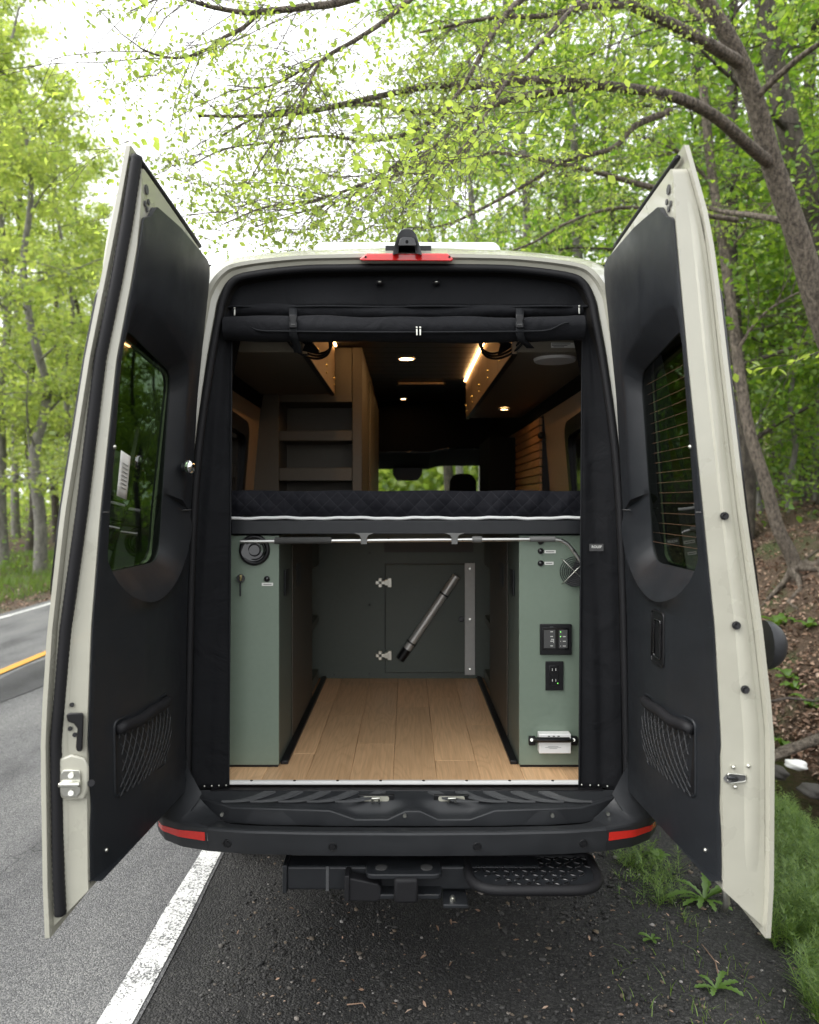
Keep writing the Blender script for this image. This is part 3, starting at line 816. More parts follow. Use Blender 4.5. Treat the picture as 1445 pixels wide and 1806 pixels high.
cabR = upper_cabinet(1, .408, 2.86, 5.10, 5)
def led(parent, sx, x, y0, y1):
    s_ = MB().bb((sx * x, y0, 2.560), (sx * (x - .010), y1, 2.570)).build("led_strip", M['led'], parent)
    return s_
led(cabL, -1, .386, 2.95, 3.94)
led(cabR, 1, .406, 2.95, 4.33); led(cabR, 1, .406, 4.36, 5.09)
# round white plate and puck light under the long cabinet
MB().cyl((.60, 2.99, 2.31), (.60, 2.99, 2.299), .086, .082, 40).build("round_vent_plate", M['white'], cabR, smooth=40)
def puck(x, y, z, r, parent):
    p = MB().torus((x, y, z - .003), r, .006, axis=(0, 0, 1), n=32).build("puck_light", M['alu'], parent, smooth=True)
    MB().cyl((x, y, z - .001), (x, y, z - .005), r - .004, n=28).build("lamp_lens", M['puck'], p)
puck(.60, 4.55, 2.306, .030, cabR)
puck(-.003, 4.36, 2.580, .048, ceil); puck(-.018, 5.55, 2.580, .050, ceil); puck(-.03, 6.05, 2.580, .030, ceil)
vent = MB().bb((-.075, 5.22, 2.556), (.275, 5.62, 2.578)).build("roof_vent_frame", M['black'], ceil, bevel=.006)
MB().bb((-.06, 5.205, 2.560), (.26, 5.218, 2.574)).build("vent_lip", M['cream'], vent)
# label on the near end of the long cabinet
def sticker(parent, px, py, w, h, d, lines=2, dark=False, name="label_sticker"):
    c = W(px, py, d); s_ = d / FPX
    o_ = MB().bb((c.x - w * s_ / 2, d - .0015, c.z - h * s_ / 2), (c.x + w * s_ / 2, d, c.z + h * s_ / 2)).build(name, M['ink'] if dark else M['label'], parent)
    return o_
stk = sticker(cabR, 993, 609, 42, 9, 2.858)
for i in range(3):
    c = W(990, 606.5 + 2.6 * i, 2.8555)
    MB().bb((c.x - .036 + .006 * (i == 2), c.y - .0004, c.z - .0012), (c.x + .036 - .012 * i, c.y, c.z + .0012)).build("printed_line", M['ink'], cabR)

# closet with shelf niches behind the bed
cl = MB().bb((-.84, 4.30, .66), (-.245, 6.2, 2.575)).build("closet", M['shelf'], VAN, bevel=.003)
def rail(a, b_, nm="niche_rail"):
    MB().bb(a, b_).build(nm, M['shelf'], cl, bevel=.004)
NX0, NX1 = -.70, -.299
rail((-.84, 4.03, 1.665), (NX0, 4.30, 2.575), "closet_stile"); rail((NX1, 4.03, 1.665), (-.245, 4.30, 2.575), "closet_stile")
for za, zb in ((2.275, 2.575), (2.063, 2.119), (1.845, 1.917), (1.666, 1.70)):
    rail((NX0 + .001, 4.032, za), (NX1 - .001, 4.298, zb))
MB().bb((-.245, 4.75, .7), (-.236, 6.15, 2.5)).build("closet_door", M['greige'], cl, bevel=.003)
# dark filler above the bed on the opposite side, slatted wall
MB().bb((.795, 4.32, 1.40), (.845, 5.32, 2.235)).build("slat_backing", M['black'], VAN)
sb = VAN.children[-1]
z = 2.225
while z > 1.62:
    MB().bb((.780, 4.34, z - .041), (.796, 5.30, z)).build("slat", M['slat'], sb, bevel=.002, seg=1)
    z -= .0485
MB().ball(W(958, 768, 4.30) + Vector((-.01, 0, 0)), .022).build("wall_hook", M['black'], sb, smooth=True)
MB().bb((.60, 5.35, .7), (.86, 6.1, 2.2)).build("galley_block", M['dark_in'], VAN)

# ------------------------------------------------------------------ garage under the bed
FZ = .722
fl = MB().bb((-.80, 2.668, .66), (.80, 4.40, FZ - .016)).build("floor", M['dark_in'], VAN)
edges = [-.80, -.66, -.527, -.368, -.209, -.050, .109, .268, .427, .586, .80]
rnd = random.Random(4)
for i in range(len(edges) - 1):
    ys = [2.67]; y = 2.67 + (.10, .55, .28, .80, .40, .95, .20, .66, .12, .5)[i]
    while y < 4.2:
        ys.append(y); y += rnd.uniform(.75, 1.1)
    ys.append(4.215)
    for a, b_ in zip(ys, ys[1:]):
        MB().bb((edges[i] + .0006, a + .0006, FZ - .016), (edges[i + 1] - .0006, b_ - .0006, FZ)).build("plank", M['oak'], fl, bevel=.0012, seg=1)
# far wall with access door
bw = MB().bb((-.84, 4.21, .70), (.84, 4.26, 1.62)).build("partition", M['green_shaded'], VAN)
def PB(name, x0, y0, x1, y1, d, th, mat, parent, bevel=0):
    a, b_ = W(x0, y0, d), W(x1, y1, d)
    return MB().bb((a.x, d - th, a.z), (b_.x, d, b_.z)).build(name, mat, parent, bevel=bevel)
PB("door_gap", 678.5, 993.5, 839, 1187.5, 4.209, .001, M['ink'], bw)
PB("access_door", 680, 995, 838, 1186, 4.207, .006, M['green_shaded'], bw, .004)
PB("aluminium_strip", 820, 993, 838, 1190, 4.199, .006, M['alu_matt'], bw, .001)
for yy in (1003, 1092, 1180): MB().cyl(W(829, yy, 4.193), W(829, yy, 4.190), .005, n=10).build("screw", M['zinc'], bw)
MB().cyl(W(814, 1092, 4.201), W(814, 1092, 4.175), .017, .014, 16).build("door_latch", M['black'], bw, smooth=40)
PB("wall_slot", 678, 956, 835, 974, 4.209, .004, M['ink'], bw)
for hy in (1027, 1155):
    hg = MB()
    for a, b_ in (((663, hy - 3), (681, hy + 3)), ((668, hy - 8), (674, hy + 8)), ((684, hy - 8), (691, hy + 8)), ((679, hy - 5), (686, hy + 5))):
        p, q = W(*a, 4.2), W(*b_, 4.2); hg.bb((p.x, 4.178, p.z), (q.x, 4.203, q.z))
    hg.build("hinge", M['nickel'], bw, bevel=.002)
for px, py in ((652, 1067), (652, 1188), (590, 1190), (652, 975)): MB().cyl(W(px, py, 4.209), W(px, py, 4.206), .006, n=10).build("screw", M['ink'], bw)
# side lockers
def locker(sx, xi, name="side_locker"):
    c = MB().bb((sx * xi, 2.81, FZ + .008), (sx * .84, 3.74, 1.602)).build(name, M['green_shaded'], VAN)
    MB().bb((sx * xi, 2.796, FZ + .010), (sx * .84, 2.809, 1.602)).build("end_panel", M['green'], c, bevel=.0012)
    MB().bb((sx * (xi + .004), 2.80, FZ + .001), (sx * .84, 3.74, FZ + .0085)).build("black_seal", M['black'], c)
    MB().bb((sx * (xi - .030), 2.825, FZ + .001), (sx * (xi - .002), 4.20, FZ + .016)).build("floor_track", M['black'], c, bevel=.003)
    MB().bb((sx * (xi - .006), 3.10, FZ + .02), (sx * (xi - .0005), 3.735, 1.60)).build("side_door", M['brown_in'], c, bevel=.002)
    for ya, yb in ((2.90, 2.99), (3.20, 3.32)):
        MB().bb((sx * (xi - .009), ya, 1.36), (sx * (xi - .0065 + .003), yb, 1.46)).build("vent_grille", M['black'], c)
    MB().bb((sx * (xi + .10), 3.745, FZ + .002), (sx * .84, 4.205, 1.60)).build("rear_locker", M['green_shaded'], c)
    for za, zb in ((FZ + .02, .80), (1.06, 1.10), (1.38, 1.60)):
        MB().bb((sx * (xi + .004), 3.80, za), (sx * (xi + .099), 4.10, zb)).build("shelf", M['green_shaded'], c, bevel=.003)
    MB().bb((sx * (xi + .002), 3.742, FZ + .02), (sx * (xi + .098), 3.775, 1.602)).build("upright", M['green_shaded'], c, bevel=.002)
    return c
lockL = locker(-1, .486); lockR = locker(1, .426)
DF = 2.795          # face of the end panels
# left panel: blower vent, key lock, button
v_ = MB().torus(W(449, 970, DF - .006), .050, .009, axis=(0, 1, 0), n=40).build("air_vent", M['black'], lockL, smooth=True)
MB().cyl(W(449, 970, DF), W(449, 970, DF - .004), .050, n=36).build("vent_disc", M['gloss_black'], lockL)
for r in (.036, .022): MB().torus(W(449, 970, DF - .006), r, .003, axis=(0, 1, 0), n=32, m=6).build("vent_ring", M['black'], lockL, smooth=True)
MB().cyl(W(425, 1020, DF), W(425, 1020, DF - .014), .016, .015, 20).build("lock_barrel", M['black'], lockL, smooth=40)
MB().box(W(425, 1019, DF - .022), (.008, .016, .022)).build("key_head", M['brass'], lockL, bevel=.002)
MB().box(W(424, 1040, DF - .020), (.006, .004, .05)).build("key_ring", M['steel_black'], lockL, bevel=.0015)
def button(px, py, parent, r=.0095):
    MB().torus(W(px, py, DF - .002), r, .0022, axis=(0, 1, 0), n=24, m=6).build("button_ring", M['black'], parent, smooth=True)
    MB().ball(W(px, py, DF - .001), (r * .9, .006, r * .9)).build("push_button", M['gloss_black'], parent, smooth=True)
button(471, 1021, lockL)
def tagline(parent, px, py, w):
    sticker(parent, px, py, w, 5.5, DF - .0002)
    c = W(px, py, DF - .002); h = w * .36 * DF / FPX
    MB().bb((c.x - h, c.y - .0003, c.z - .0012), (c.x + h, c.y, c.z + .0012)).build("printed_line", M['ink'], parent)
tagline(lockL, 472, 1030.5, 20)
button(954, 972, lockR); button(954, 993.5, lockR); tagline(lockR, 970.5, 973, 20); tagline(lockR, 968.5, 993.5, 16)
button(954, 955, lockR)
# cooling fan guard
c0 = W(1014, 1008, DF - .012)
fg = MB().cyl(W(1014, 1008, DF), W(1014, 1008, DF - .002), .056, n=32).build("fan_opening", M['ink'], lockR)
for i in range(7): MB().torus(c0, .010 + .0075 * i, .0016, axis=(0, 1, 0), n=36, m=6).build("guard_ring", M['steel_black'], lockR, smooth=True)
for a in (45, 135):
    d_ = Vector((math.cos(R(a)), 0, math.sin(R(a)))) * .066
    MB().tube([c0 + d_ + Vector((0, .012, 0)), c0 + d_ * .86, c0 - d_ * .86, c0 - d_ + Vector((0, .012, 0))], .0018, 8).build("guard_wire", M['zinc'], lockR, smooth=True)
# control panel
PB("panel_bezel", 952, 1100, 1007.5, 1154, DF, .012, M['black'], lockR, .003)
PB("panel_display", 957, 1107, 1003.5, 1146, DF - .0121, .002, M['gloss_black'], lockR, .001)
PB("panel_field", 959.5, 1111, 979.5, 1143, DF - .0142, .0006, M['ink'], lockR); PB("panel_field", 986, 1111, 1001, 1143, DF - .0142, .0006, M['ink'], lockR)
for i in range(4):
    yy = 1114.5 + 8.3 * i
    PB("glyph", 971, yy - 1, 975.5, yy + .4, DF - .0149, .0004, M['label'], lockR)
    MB().ball(W(989, yy, DF - .015), .0016, 8, 6).build("indicator", M['green_led'] if i < 2 else M['label'], lockR)
    if i: PB("glyph", 993, yy - .7, 998, yy + .6, DF - .0149, .0004, M['label'], lockR)
PB("glyph", 972, 1127, 977, 1128, DF - .0149, .0004, M['label'], lockR); PB("glyph", 976.2, 1127, 977, 1134, DF - .0153, .0004, M['label'], lockR); PB("glyph", 970, 1105, 976, 1106.2, DF - .0125, .0003, M['rib'], lockR)
# power socket
PB("socket_plate", 962, 1166, 993.5, 1217, DF, .007, M['black'], lockR, .002)
PB("socket_insert", 969, 1174, 986, 1209, DF - .0071, .003, M['gloss_black'], lockR, .001)
for yy in (1181, 1200):
    for xx in (974.5, 980.5): PB("socket_slot", xx - .4, yy - 2.2, xx + .4, yy + 2.2, DF - .0102, .0004, M['label'], lockR)
MB().ball(W(984, 1205, DF - .011), .0013, 8, 6).build("indicator", M['green_led'], lockR)
# strapped detector box: bracket and strap belong to the locker, the white box is a thing of its own
strap = MB().tube([W(937, 1306, DF - .004), W(943, 1305.5, DF - .012), W(948, 1305, DF - .054), W(1003, 1305, DF - .054), W(1009, 1305.5, DF - .012), W(1014, 1306, DF - .004)], .0105, 4)
strap.build("strap_bar", M['black'], lockR, bevel=.002)
for px in (938, 1012):
    PB("strap_foot", px - 6, 1297, px + 6, 1313, DF, .016, M['black'], lockR, .004)
    MB().cyl(W(px, 1305, DF - .016), W(px, 1305, DF - .019), .006, n=12).build("screw", M['zinc'], lockR)
det = empty("gas_detector", W(977, 1323, DF - .028), "small white gas detector box strapped low on the sage green locker", "detector")
PB("case", 948, 1289, 1003.5, 1323, DF - .002, .040, M['white'], det, .003)
for i in range(3): PB("slot", 966.5 + 8.5 * i, 1297.8, 970.5 + 8.5 * i, 1299.4, DF - .0422, .0006, M['ink'], det)
for i, wv in enumerate((18, 28, 14)): PB("printed_line", 976 - wv / 2, 1316.3 + 1.8 * i, 976 + wv / 2, 1317 + 1.8 * i, DF - .0422, .0004, M['box_print'], det)

# bed
bed = MB().bb((-.83, 2.80, 1.612), (.83, 4.03, 1.655)).build("bed_platform", M['dark_in'], VAN)
MB().bb((-.66, 2.772, 1.608), (.66, 2.798, 1.660)).build("bed_rail", M['steel_black'], bed, bevel=.003)
def quilt_mat():
    m, nt, b = new_mat('quilted_mattress')
    geo = nt.nodes.new("ShaderNodeNewGeometry"); sp = nt.nodes.new("ShaderNodeSeparateXYZ"); nt.links.new(geo.outputs["Position"], sp.inputs[0])
    dist = []
    for op in ('ADD', 'SUBTRACT'):
        a = nt.nodes.new("ShaderNodeMath"); a.operation = op; nt.links.new(sp.outputs["X"], a.inputs[0]); nt.links.new(sp.outputs["Z"], a.inputs[1])
        d = nt.nodes.new("ShaderNodeMath"); d.operation = 'DIVIDE'; d.inputs[1].default_value = .058; nt.links.new(a.outputs[0], d.inputs[0])
        p = nt.nodes.new("ShaderNodeMath"); p.operation = 'PINGPONG'; p.inputs[1].default_value = .5; nt.links.new(d.outputs[0], p.inputs[0])
        dist.append(p)
    mn = nt.nodes.new("ShaderNodeMath"); mn.operation = 'MINIMUM'
    nt.links.new(dist[0].outputs[0], mn.inputs[0]); nt.links.new(dist[1].outputs[0], mn.inputs[1])
    rp = ramp(nt, [(0.0, (0.036, 0.036, 0.042)), (0.022, (0.0085, 0.009, 0.0125))]); nt.links.new(mn.outputs[0], rp.inputs[0])
    nt.links.new(rp.outputs[0], b.inputs["Base Color"]); b.inputs["Roughness"].default_value = .7; b.inputs["Specular IOR Level"].default_value = .15
    return m
M['quilt'] = quilt_mat()
mat_t = empty("mattress", (0, 3.4, 1.662), "navy black diamond-quilted mattress with white piping on the raised bed", "mattress")
def quilt(u, v):
    x = lerp(-.79, .79, u); z = lerp(1.676, 1.772, v)
    p = .058
    def pp(t): t = t / p; return abs(t - round(t)) * 2
    hgt = min(pp(x + z), pp(x - z)) ** .6
    edge = min(1, 6 * v, 6 * (1 - v))
    wv = .004 * math.sin(x * 23 + z * 40) + .003 * math.sin(x * 51 - z * 30 + 1)
    return Vector((x, 2.790 - .0035 * hgt * edge - .010 * math.sin(math.pi * v) + wv, z + .0015 * math.sin(x * 19)))
q = MB(); q.grid(quilt, 560, 24); q.build("quilted_side", M['quilt'], mat_t, smooth=True)
MB().bb((-.79, 2.80, 1.676), (.79, 3.98, 1.766)).build("mattress_core", M['mattress'], mat_t, bevel=.02)
pip = MB(); pip.tube([Vector((x / 40 * .79, 2.781 + .002 * math.sin(x * .7), 1.6685 + .0018 * math.sin(x * .45) + .001 * math.sin(x * 1.3))) for x in range(-40, 41)], .0062, 8)
pip.build("piping", M['white_strip'], mat_t, smooth=True)

# bent tube hanging in clips under the bed
tb = empty("bent_tube", W(705, 953, 2.75), "long polished bent metal tube clipped below the bed rail", "tube")
D = 2.75
path = [W(424, 955, D), W(560, 954, D), W(800, 952, D), W(975, 951, D)] + [W(990, 953, D), W(1002, 960, D), W(1012, 972, D), W(1030, 998, D), W(1044, 1020, D)]
MB().tube(path, .0072, 14).build("tube", M['alu'], tb, smooth=50)
MB().cyl(W(485, 953.5, D), W(585, 953, D), .0125, n=16).build("foam_sleeve", M['foam'], tb, smooth=40)
MB().cyl(W(833, 951.5, D), W(850, 951.4, D), .012, n=14).build("foam_sleeve", M['clip'], tb, smooth=40)
MB().cyl(W(934, 951, D), W(979, 951, D), .0105, n=14).build("foam_sleeve", M['clip'], tb, smooth=40)
for px in (642, 802):
    pts = [(px - 18, 940), (px + 18, 940), (px + 8, 944), (px + 5.5, 949), (px + 5.5, 960), (px - 5.5, 960), (px - 5.5, 949), (px - 8, 944)]
    MB().prism([W(x, y_, D - .012) for x, y_ in pts], [W(x, y_, D + .012) for x, y_ in pts]).build("clip", M['clip'], tb, bevel=.001)

# table leg clipped across the access door
tl = empty("table_leg", W(755, 1165, 4.16), "brushed metal table leg with black end clipped diagonally to the access door", "table leg")
a, b_ = W(805, 1016, 4.165), W(706, 1163, 4.165); ax = (b_ - a)
MB().cyl(a, a + ax * .88, .0235, n=24).build("tube", M['tube_silver'], tl, smooth=40)
MB().cyl(a + ax * .875, b_, .0255, .0245, 24).build("end_cap", M['black'], tl, smooth=40)
MB().cyl(a + ax * .50, a + ax * .52, .0231, n=24).build("orange_band", M['orange_mark'], tl, smooth=40)
for t in (.22, .80):
    c = a + ax * t
    MB().torus(c + Vector((0, .004, 0)), .026, .005, axis=ax, n=24, m=8).build("spring_clip", M['black'], tl, smooth=True)
for i in range(5):
    c = a + ax * (.56 + .025 * i) + Vector((.003, -.0226, 0))
    MB().box(c, (.006, .0006, .003), Matrix.Rotation(R(-56), 3, 'Y')).build("printed_mark", M['ink'], tl)

# ------------------------------------------------------------------ sill, step plate, bumper
MB().bb((-.645, 2.648, .7125), (.625, 2.667, FZ + .003)).build("sill_strip", M['white'], VAN, bevel=.003)
for i in range(8):
    MB().cyl((-.56 + .155 * i, 2.655, FZ + .003), (-.56 + .155 * i, 2.655, FZ + .005), .005, n=12).build("screw", M['black'], VAN)
MB().bb((-.70, 2.618, .655), (.70, 2.650, .706)).build("sill_fascia", M['black'], VAN, bevel=.004)
plate = MB()
def plate_pt(u, v):
    x = lerp(-.76, .76, u); k = abs(x) / .76
    y = lerp(2.625, 2.512 + .10 * max(0, (k - .55) / .45) ** 2.2, v)
    well = max(0, 1 - max(0, abs(x + .120) - .055) / .085, 1 - max(0, abs(x - .160) - .055) / .085) * max(0, min(1, (v - .45) / .3))
    return Vector((x, y, lerp(.704, .676 + .012 * max(0, (k - .6) / .4), v) - .026 * well))
plate.grid(plate_pt, 120, 12); plate.grid(lambda u, v: Vector((plate_pt(u, 1).x, plate_pt(u, 1).y - .004 * v, lerp(plate_pt(u, 1).z, .630, v))), 120, 3)
step_pl = plate.build("step_plate", M['bumper'], VAN, smooth=40)
# curved anti-slip ribs either side, flat strips between
for sx in (-1, 1):
    for i in range(5):
        x0 = sx * (.62 - .098 * i); pts = []
        for t in range(9):
            t_ = t / 8
            x = x0 - sx * .135 * t_ ** .7 * (-1 if False else 1) ; yy = lerp(2.545, 2.610, t_ ** 1.6)
            pts.append(Vector((x, yy, lerp(.693, .7045, (yy - 2.53) / .095))))
        r_ = MB()
        wd = Vector((sx * .020, 0, 0))
        r_.loft([[p - wd + Vector((0, 0, -.003)), p - wd + Vector((0, 0, .0035)), p + wd + Vector((0, 0, .0035)), p + wd + Vector((0, 0, -.003))] for p in pts])
        r_.build("grip_rib", M['rib'], step_pl, smooth=40)
# upright lip with the two dips at the latch strikers
lipx = [(-.74, .692), (-.60, .682), (-.262, .682), (-.175, .652), (-.065, .652), (-.005, .680), (.045, .680), (.105, .652), (.215, .652), (.30, .682), (.60, .682), (.74, .692)]
lp = MB(); ly = lambda x: 2.506 + .10 * max(0, (abs(x) / .76 - .55) / .45) ** 2.2
lp.loft([[Vector((x, ly(x) - .006, .628)), Vector((x, ly(x) - .006, z)), Vector((x, ly(x) + .010, z + .004)), Vector((x, ly(x) + .010, .628))] for x, z in lipx])
lp.build("plate_lip", M['bumper'], step_pl, bevel=.003)
for px in (663, 797):
    c = W(px, 1407, 2.56)
    MB().bb((c.x - .062, 2.572, .676), (c.x + .062, 2.584, .7065)).build("well_back", M['black'], step_pl, bevel=.002)
    o_ = rounded([Vector((c.x - .046, .686)), Vector((c.x + .046, .686)), Vector((c.x + .046, .703)), Vector((c.x - .046, .703))], .008)
    MB().prism([Vector((p.x, 2.5715, p.y)) for p in o_], [Vector((p.x, 2.569, p.y)) for p in o_]).build("striker_plate", M['paint'], step_pl)
    MB().tube([Vector((c.x - .012, 2.569, .690)), Vector((c.x - .012, 2.552, .692)), Vector((c.x - .012, 2.550, .704)), Vector((c.x + .012, 2.550, .704)), Vector((c.x + .012, 2.552, .692)), Vector((c.x + .012, 2.569, .690))], .0042, 10).build("striker", M['zinc'], step_pl, smooth=40)

PLAN = [(0, 2.395), (.30, 2.399), (.52, 2.410), (.66, 2.430), (.76, 2.463), (.835, 2.515), (.885, 2.590), (.910, 2.69), (.93, 2.90), (.94, 3.25)]
def plan_at(x):      # x may run past the corner: parameter along PLAN by index
    i = min(int(x), len(PLAN) - 2); return Vector(PLAN[i]).lerp(Vector(PLAN[i + 1]), x - i)
def bump_section(sx, t):
    p = plan_at(t); q = plan_at(min(t + .05, len(PLAN) - 1.001)); r = plan_at(max(t - .05, 0))
    tg = (q - r); tg.normalize(); nrm = Vector((-tg.y, tg.x))          # inward
    k = max(0, min(1, (t - 2.5) / 4.2)); k2 = k * k * (3 - 2 * k)
    prof = [(lerp(.105, .085, k2), lerp(.624, .93, k2)), (lerp(.085, .075, k2), lerp(.634, .85, k2)), (lerp(.055, .052, k2), lerp(.647, .75, k2)), (lerp(.010, .018, k2), lerp(.6545, .685, k2)), (.003, lerp(.652, .666, k2)), (0, lerp(.646, .655, k2)), (.004, .612), (.006, .590), (.010, .574), (.04, .563), (.10, .560)]
    return [Vector((sx * (p.x + nrm.x * o), p.y + nrm.y * o, z)) for o, z in prof]
def bumper_run(name, stations, parent):
    mb = MB(); mb.loft([bump_section(s, t) for s, t in stations], closed=False, cap0=False, cap1=False)
    return mb.build(name, M['bumper'], parent, smooth=28)
cen = [(-1, t) for t in np.linspace(2.993, .0, 22)[:-1]] + [(1, t) for t in np.linspace(0, 2.993, 22)]
bumper = bumper_run("bumper", cen, VAN)
for s in (-1, 1):
    bumper_run("bumper_corner", [(s, t) for t in np.linspace(3.0, 9.0 - .001, 40)], bumper)
    rf = MB(); rows = []
    for t in np.linspace(3.08, 5.55, 16):
        sec = bump_section(s, t); a, b_ = sec[6], sec[7]
        kk = (t - 3.08) / 2.47
        outw = Vector((s * .3, -.95, 0)).lerp(Vector((s * .9, -.5, 0)), kk).normalized() * .0035
        za, zb = lerp(.639, .622, kk), lerp(.611, .606, kk ** 1.2)
        base = sec[6].copy()
        rows.append([Vector((base.x, base.y, za)) + outw, Vector((base.x, base.y, zb)) + outw, Vector((base.x, base.y, zb)) - outw * 2, Vector((base.x, base.y, za)) - outw * 2])
    rf.loft(rows); rf.build("reflector", M['red'], bumper, smooth=40)
for px in (398, 587, 842, 1032):
    c = W(px, 1486, 2.40); X = c.x
    yy = table(abs(X), [(a_[0], a_[1]) for a_ in PLAN[:5]])
    MB().torus((X, yy + .003, .606), .0125, .002, axis=(0, 1, 0), n=28, m=6).build("parking_sensor", M['black'], bumper, smooth=True)
    MB().cyl((X, yy + .006, .606), (X, yy - .0005, .606), .008, n=20).build("sensor_face", M['black'], bumper)
for px in (390, 714, 975, 1075):
    c = W(px, 1438, 2.49); MB().cyl((c.x, 2.50 + .07 * max(0, abs(c.x) - .5), .668), (c.x, 2.49 + .07 * max(0, abs(c.x) - .5), .668), .006, n=10).build("bolt", M['zinc'], bumper)

# tow bar under the bumper
hx = MB().bb((-.405, 2.475, .425), (.45, 2.56, .505)).build("tow_bar", M['steel_black'], VAN, bevel=.008)
MB().bb((-.418, 2.468, .418), (-.402, 2.568, .512)).build("end_plate", M['steel_black'], hx, bevel=.003)
MB().bb((-.272, 2.4725, .424), (-.262, 2.474, .506)).build("weld_seam", M['rib'], hx)
lug = MB()
pts = rounded([Vector((-.135, 2.40)), Vector((.115, 2.40)), Vector((.115, 2.50)), Vector((-.135, 2.50))], .03)
lug.prism([Vector((p.x, p.y, .500)) for p in pts], [Vector((p.x, p.y, .516)) for p in pts]); lug.build("lug_plate", M['steel_black'], hx, bevel=.003)
for X in (-.085, .065): MB().cyl((X, 2.445, .5165), (X, 2.445, .518), .020, n=24).build("shackle_hole", M['ink'], hx)
MB().bb((-.042, 2.385, .428), (.036, 2.48, .508)).build("receiver_cap", M['rubber'], hx, bevel=.010, seg=3)
lw = MB(); pts = rounded([Vector((-.10, 2.42)), Vector((.115, 2.42)), Vector((.115, 2.50)), Vector((-.10, 2.50))], .02)
lw.prism([Vector((p.x, p.y, .424)) for p in pts], [Vector((p.x, p.y, .440)) for p in pts]); lw.build("chain_plate", M['steel_black'], hx, bevel=.003)
MB().bb((.055, 2.418, .4395), (.095, 2.4205, .4415)).build("slot", M['ink'], hx)
plug = MB(); plug.loft([[Vector((x, y_, z)) for x, z in ((-.195, .495), (-.095, .475), (-.085, .46), (-.085, .425), (-.10, .415), (-.195, .418))] for y_ in (2.42, 2.47)])
plug.build("trailer_socket", M['rubber'], hx, bevel=.005)
MB().bb((-.205, 2.412, .420), (-.188, 2.476, .505)).build("socket_lid", M['rubber'], hx, bevel=.004)
MB().bb((.118, 2.40, .405), (.20, 2.50, .418)).build("step_bracket", M['steel_black'], hx, bevel=.003)
MB().cyl((.150, 2.425, .418), (.150, 2.425, .428), .010, n=6).build("bolt", M['zinc'], hx)
MB().cyl((.150, 2.425, .428), (.150, 2.425, .434), .006, n=12).build("bolt", M['zinc'], hx)

# tread step slotted beside the tow bar
st = empty("hitch_step", (.41, 2.44, .47), "black diamond tread hitch step under the rear bumper", "step")
def step_outline(inset, n=8):
    return rounded([Vector((.205 + inset, 2.56 - inset)), Vector((.205 + inset, 2.345 + inset)), Vector((.63 - inset, 2.345 + inset)), Vector((.63 - inset, 2.56 - inset))], [.02, max(.11 - inset, .02), max(.11 - inset, .02), .02], n)
ol = step_outline(0)
MB().tube([Vector((p.x, p.y, .494)) for p in ol] + [Vector((ol[0].x, ol[0].y, .494))], .0165, 12).build("rim", M['rubber'], st, smooth=True)
il = step_outline(.012)
MB().prism([Vector((p.x, p.y, .488)) for p in il], [Vector((p.x, p.y, .500)) for p in il]).build("tread_plate", M['steel_black'], st)
lug_me = None; rr = random.Random(2)
for i in range(13):
    for j in range(7):
        x, y_ = .235 + i * .031, 2.372 + j * .028
        if (x < .30 or x > .535) and y_ < 2.372 + .10 * (1 - min(1, (x - .215) / .09 if x < .4 else (.62 - x) / .09)): continue
        a = R(35 if (i + j) % 2 else -35)
        if lug_me is None:
            o = MB().ball((0, 0, 0), (.0155, .0048, .0042), 10, 6).build("tread_lug", M['gloss_black'], st, smooth=True)
            lug_me = o.data
        else:
            o = bpy.data.objects.new("tread_lug", lug_me); COL.objects.link(o); o.parent = st
        o.location = Vector((x, y_, .5005)) - st.location; o.rotation_euler = (0, 0, a)
for v in lug_me.vertices: v.co += st.location
MB().bb((.33, 2.48, .44), (.40, 2.62, .485)).build("mount_bar", M['steel_black'], st, bevel=.004)

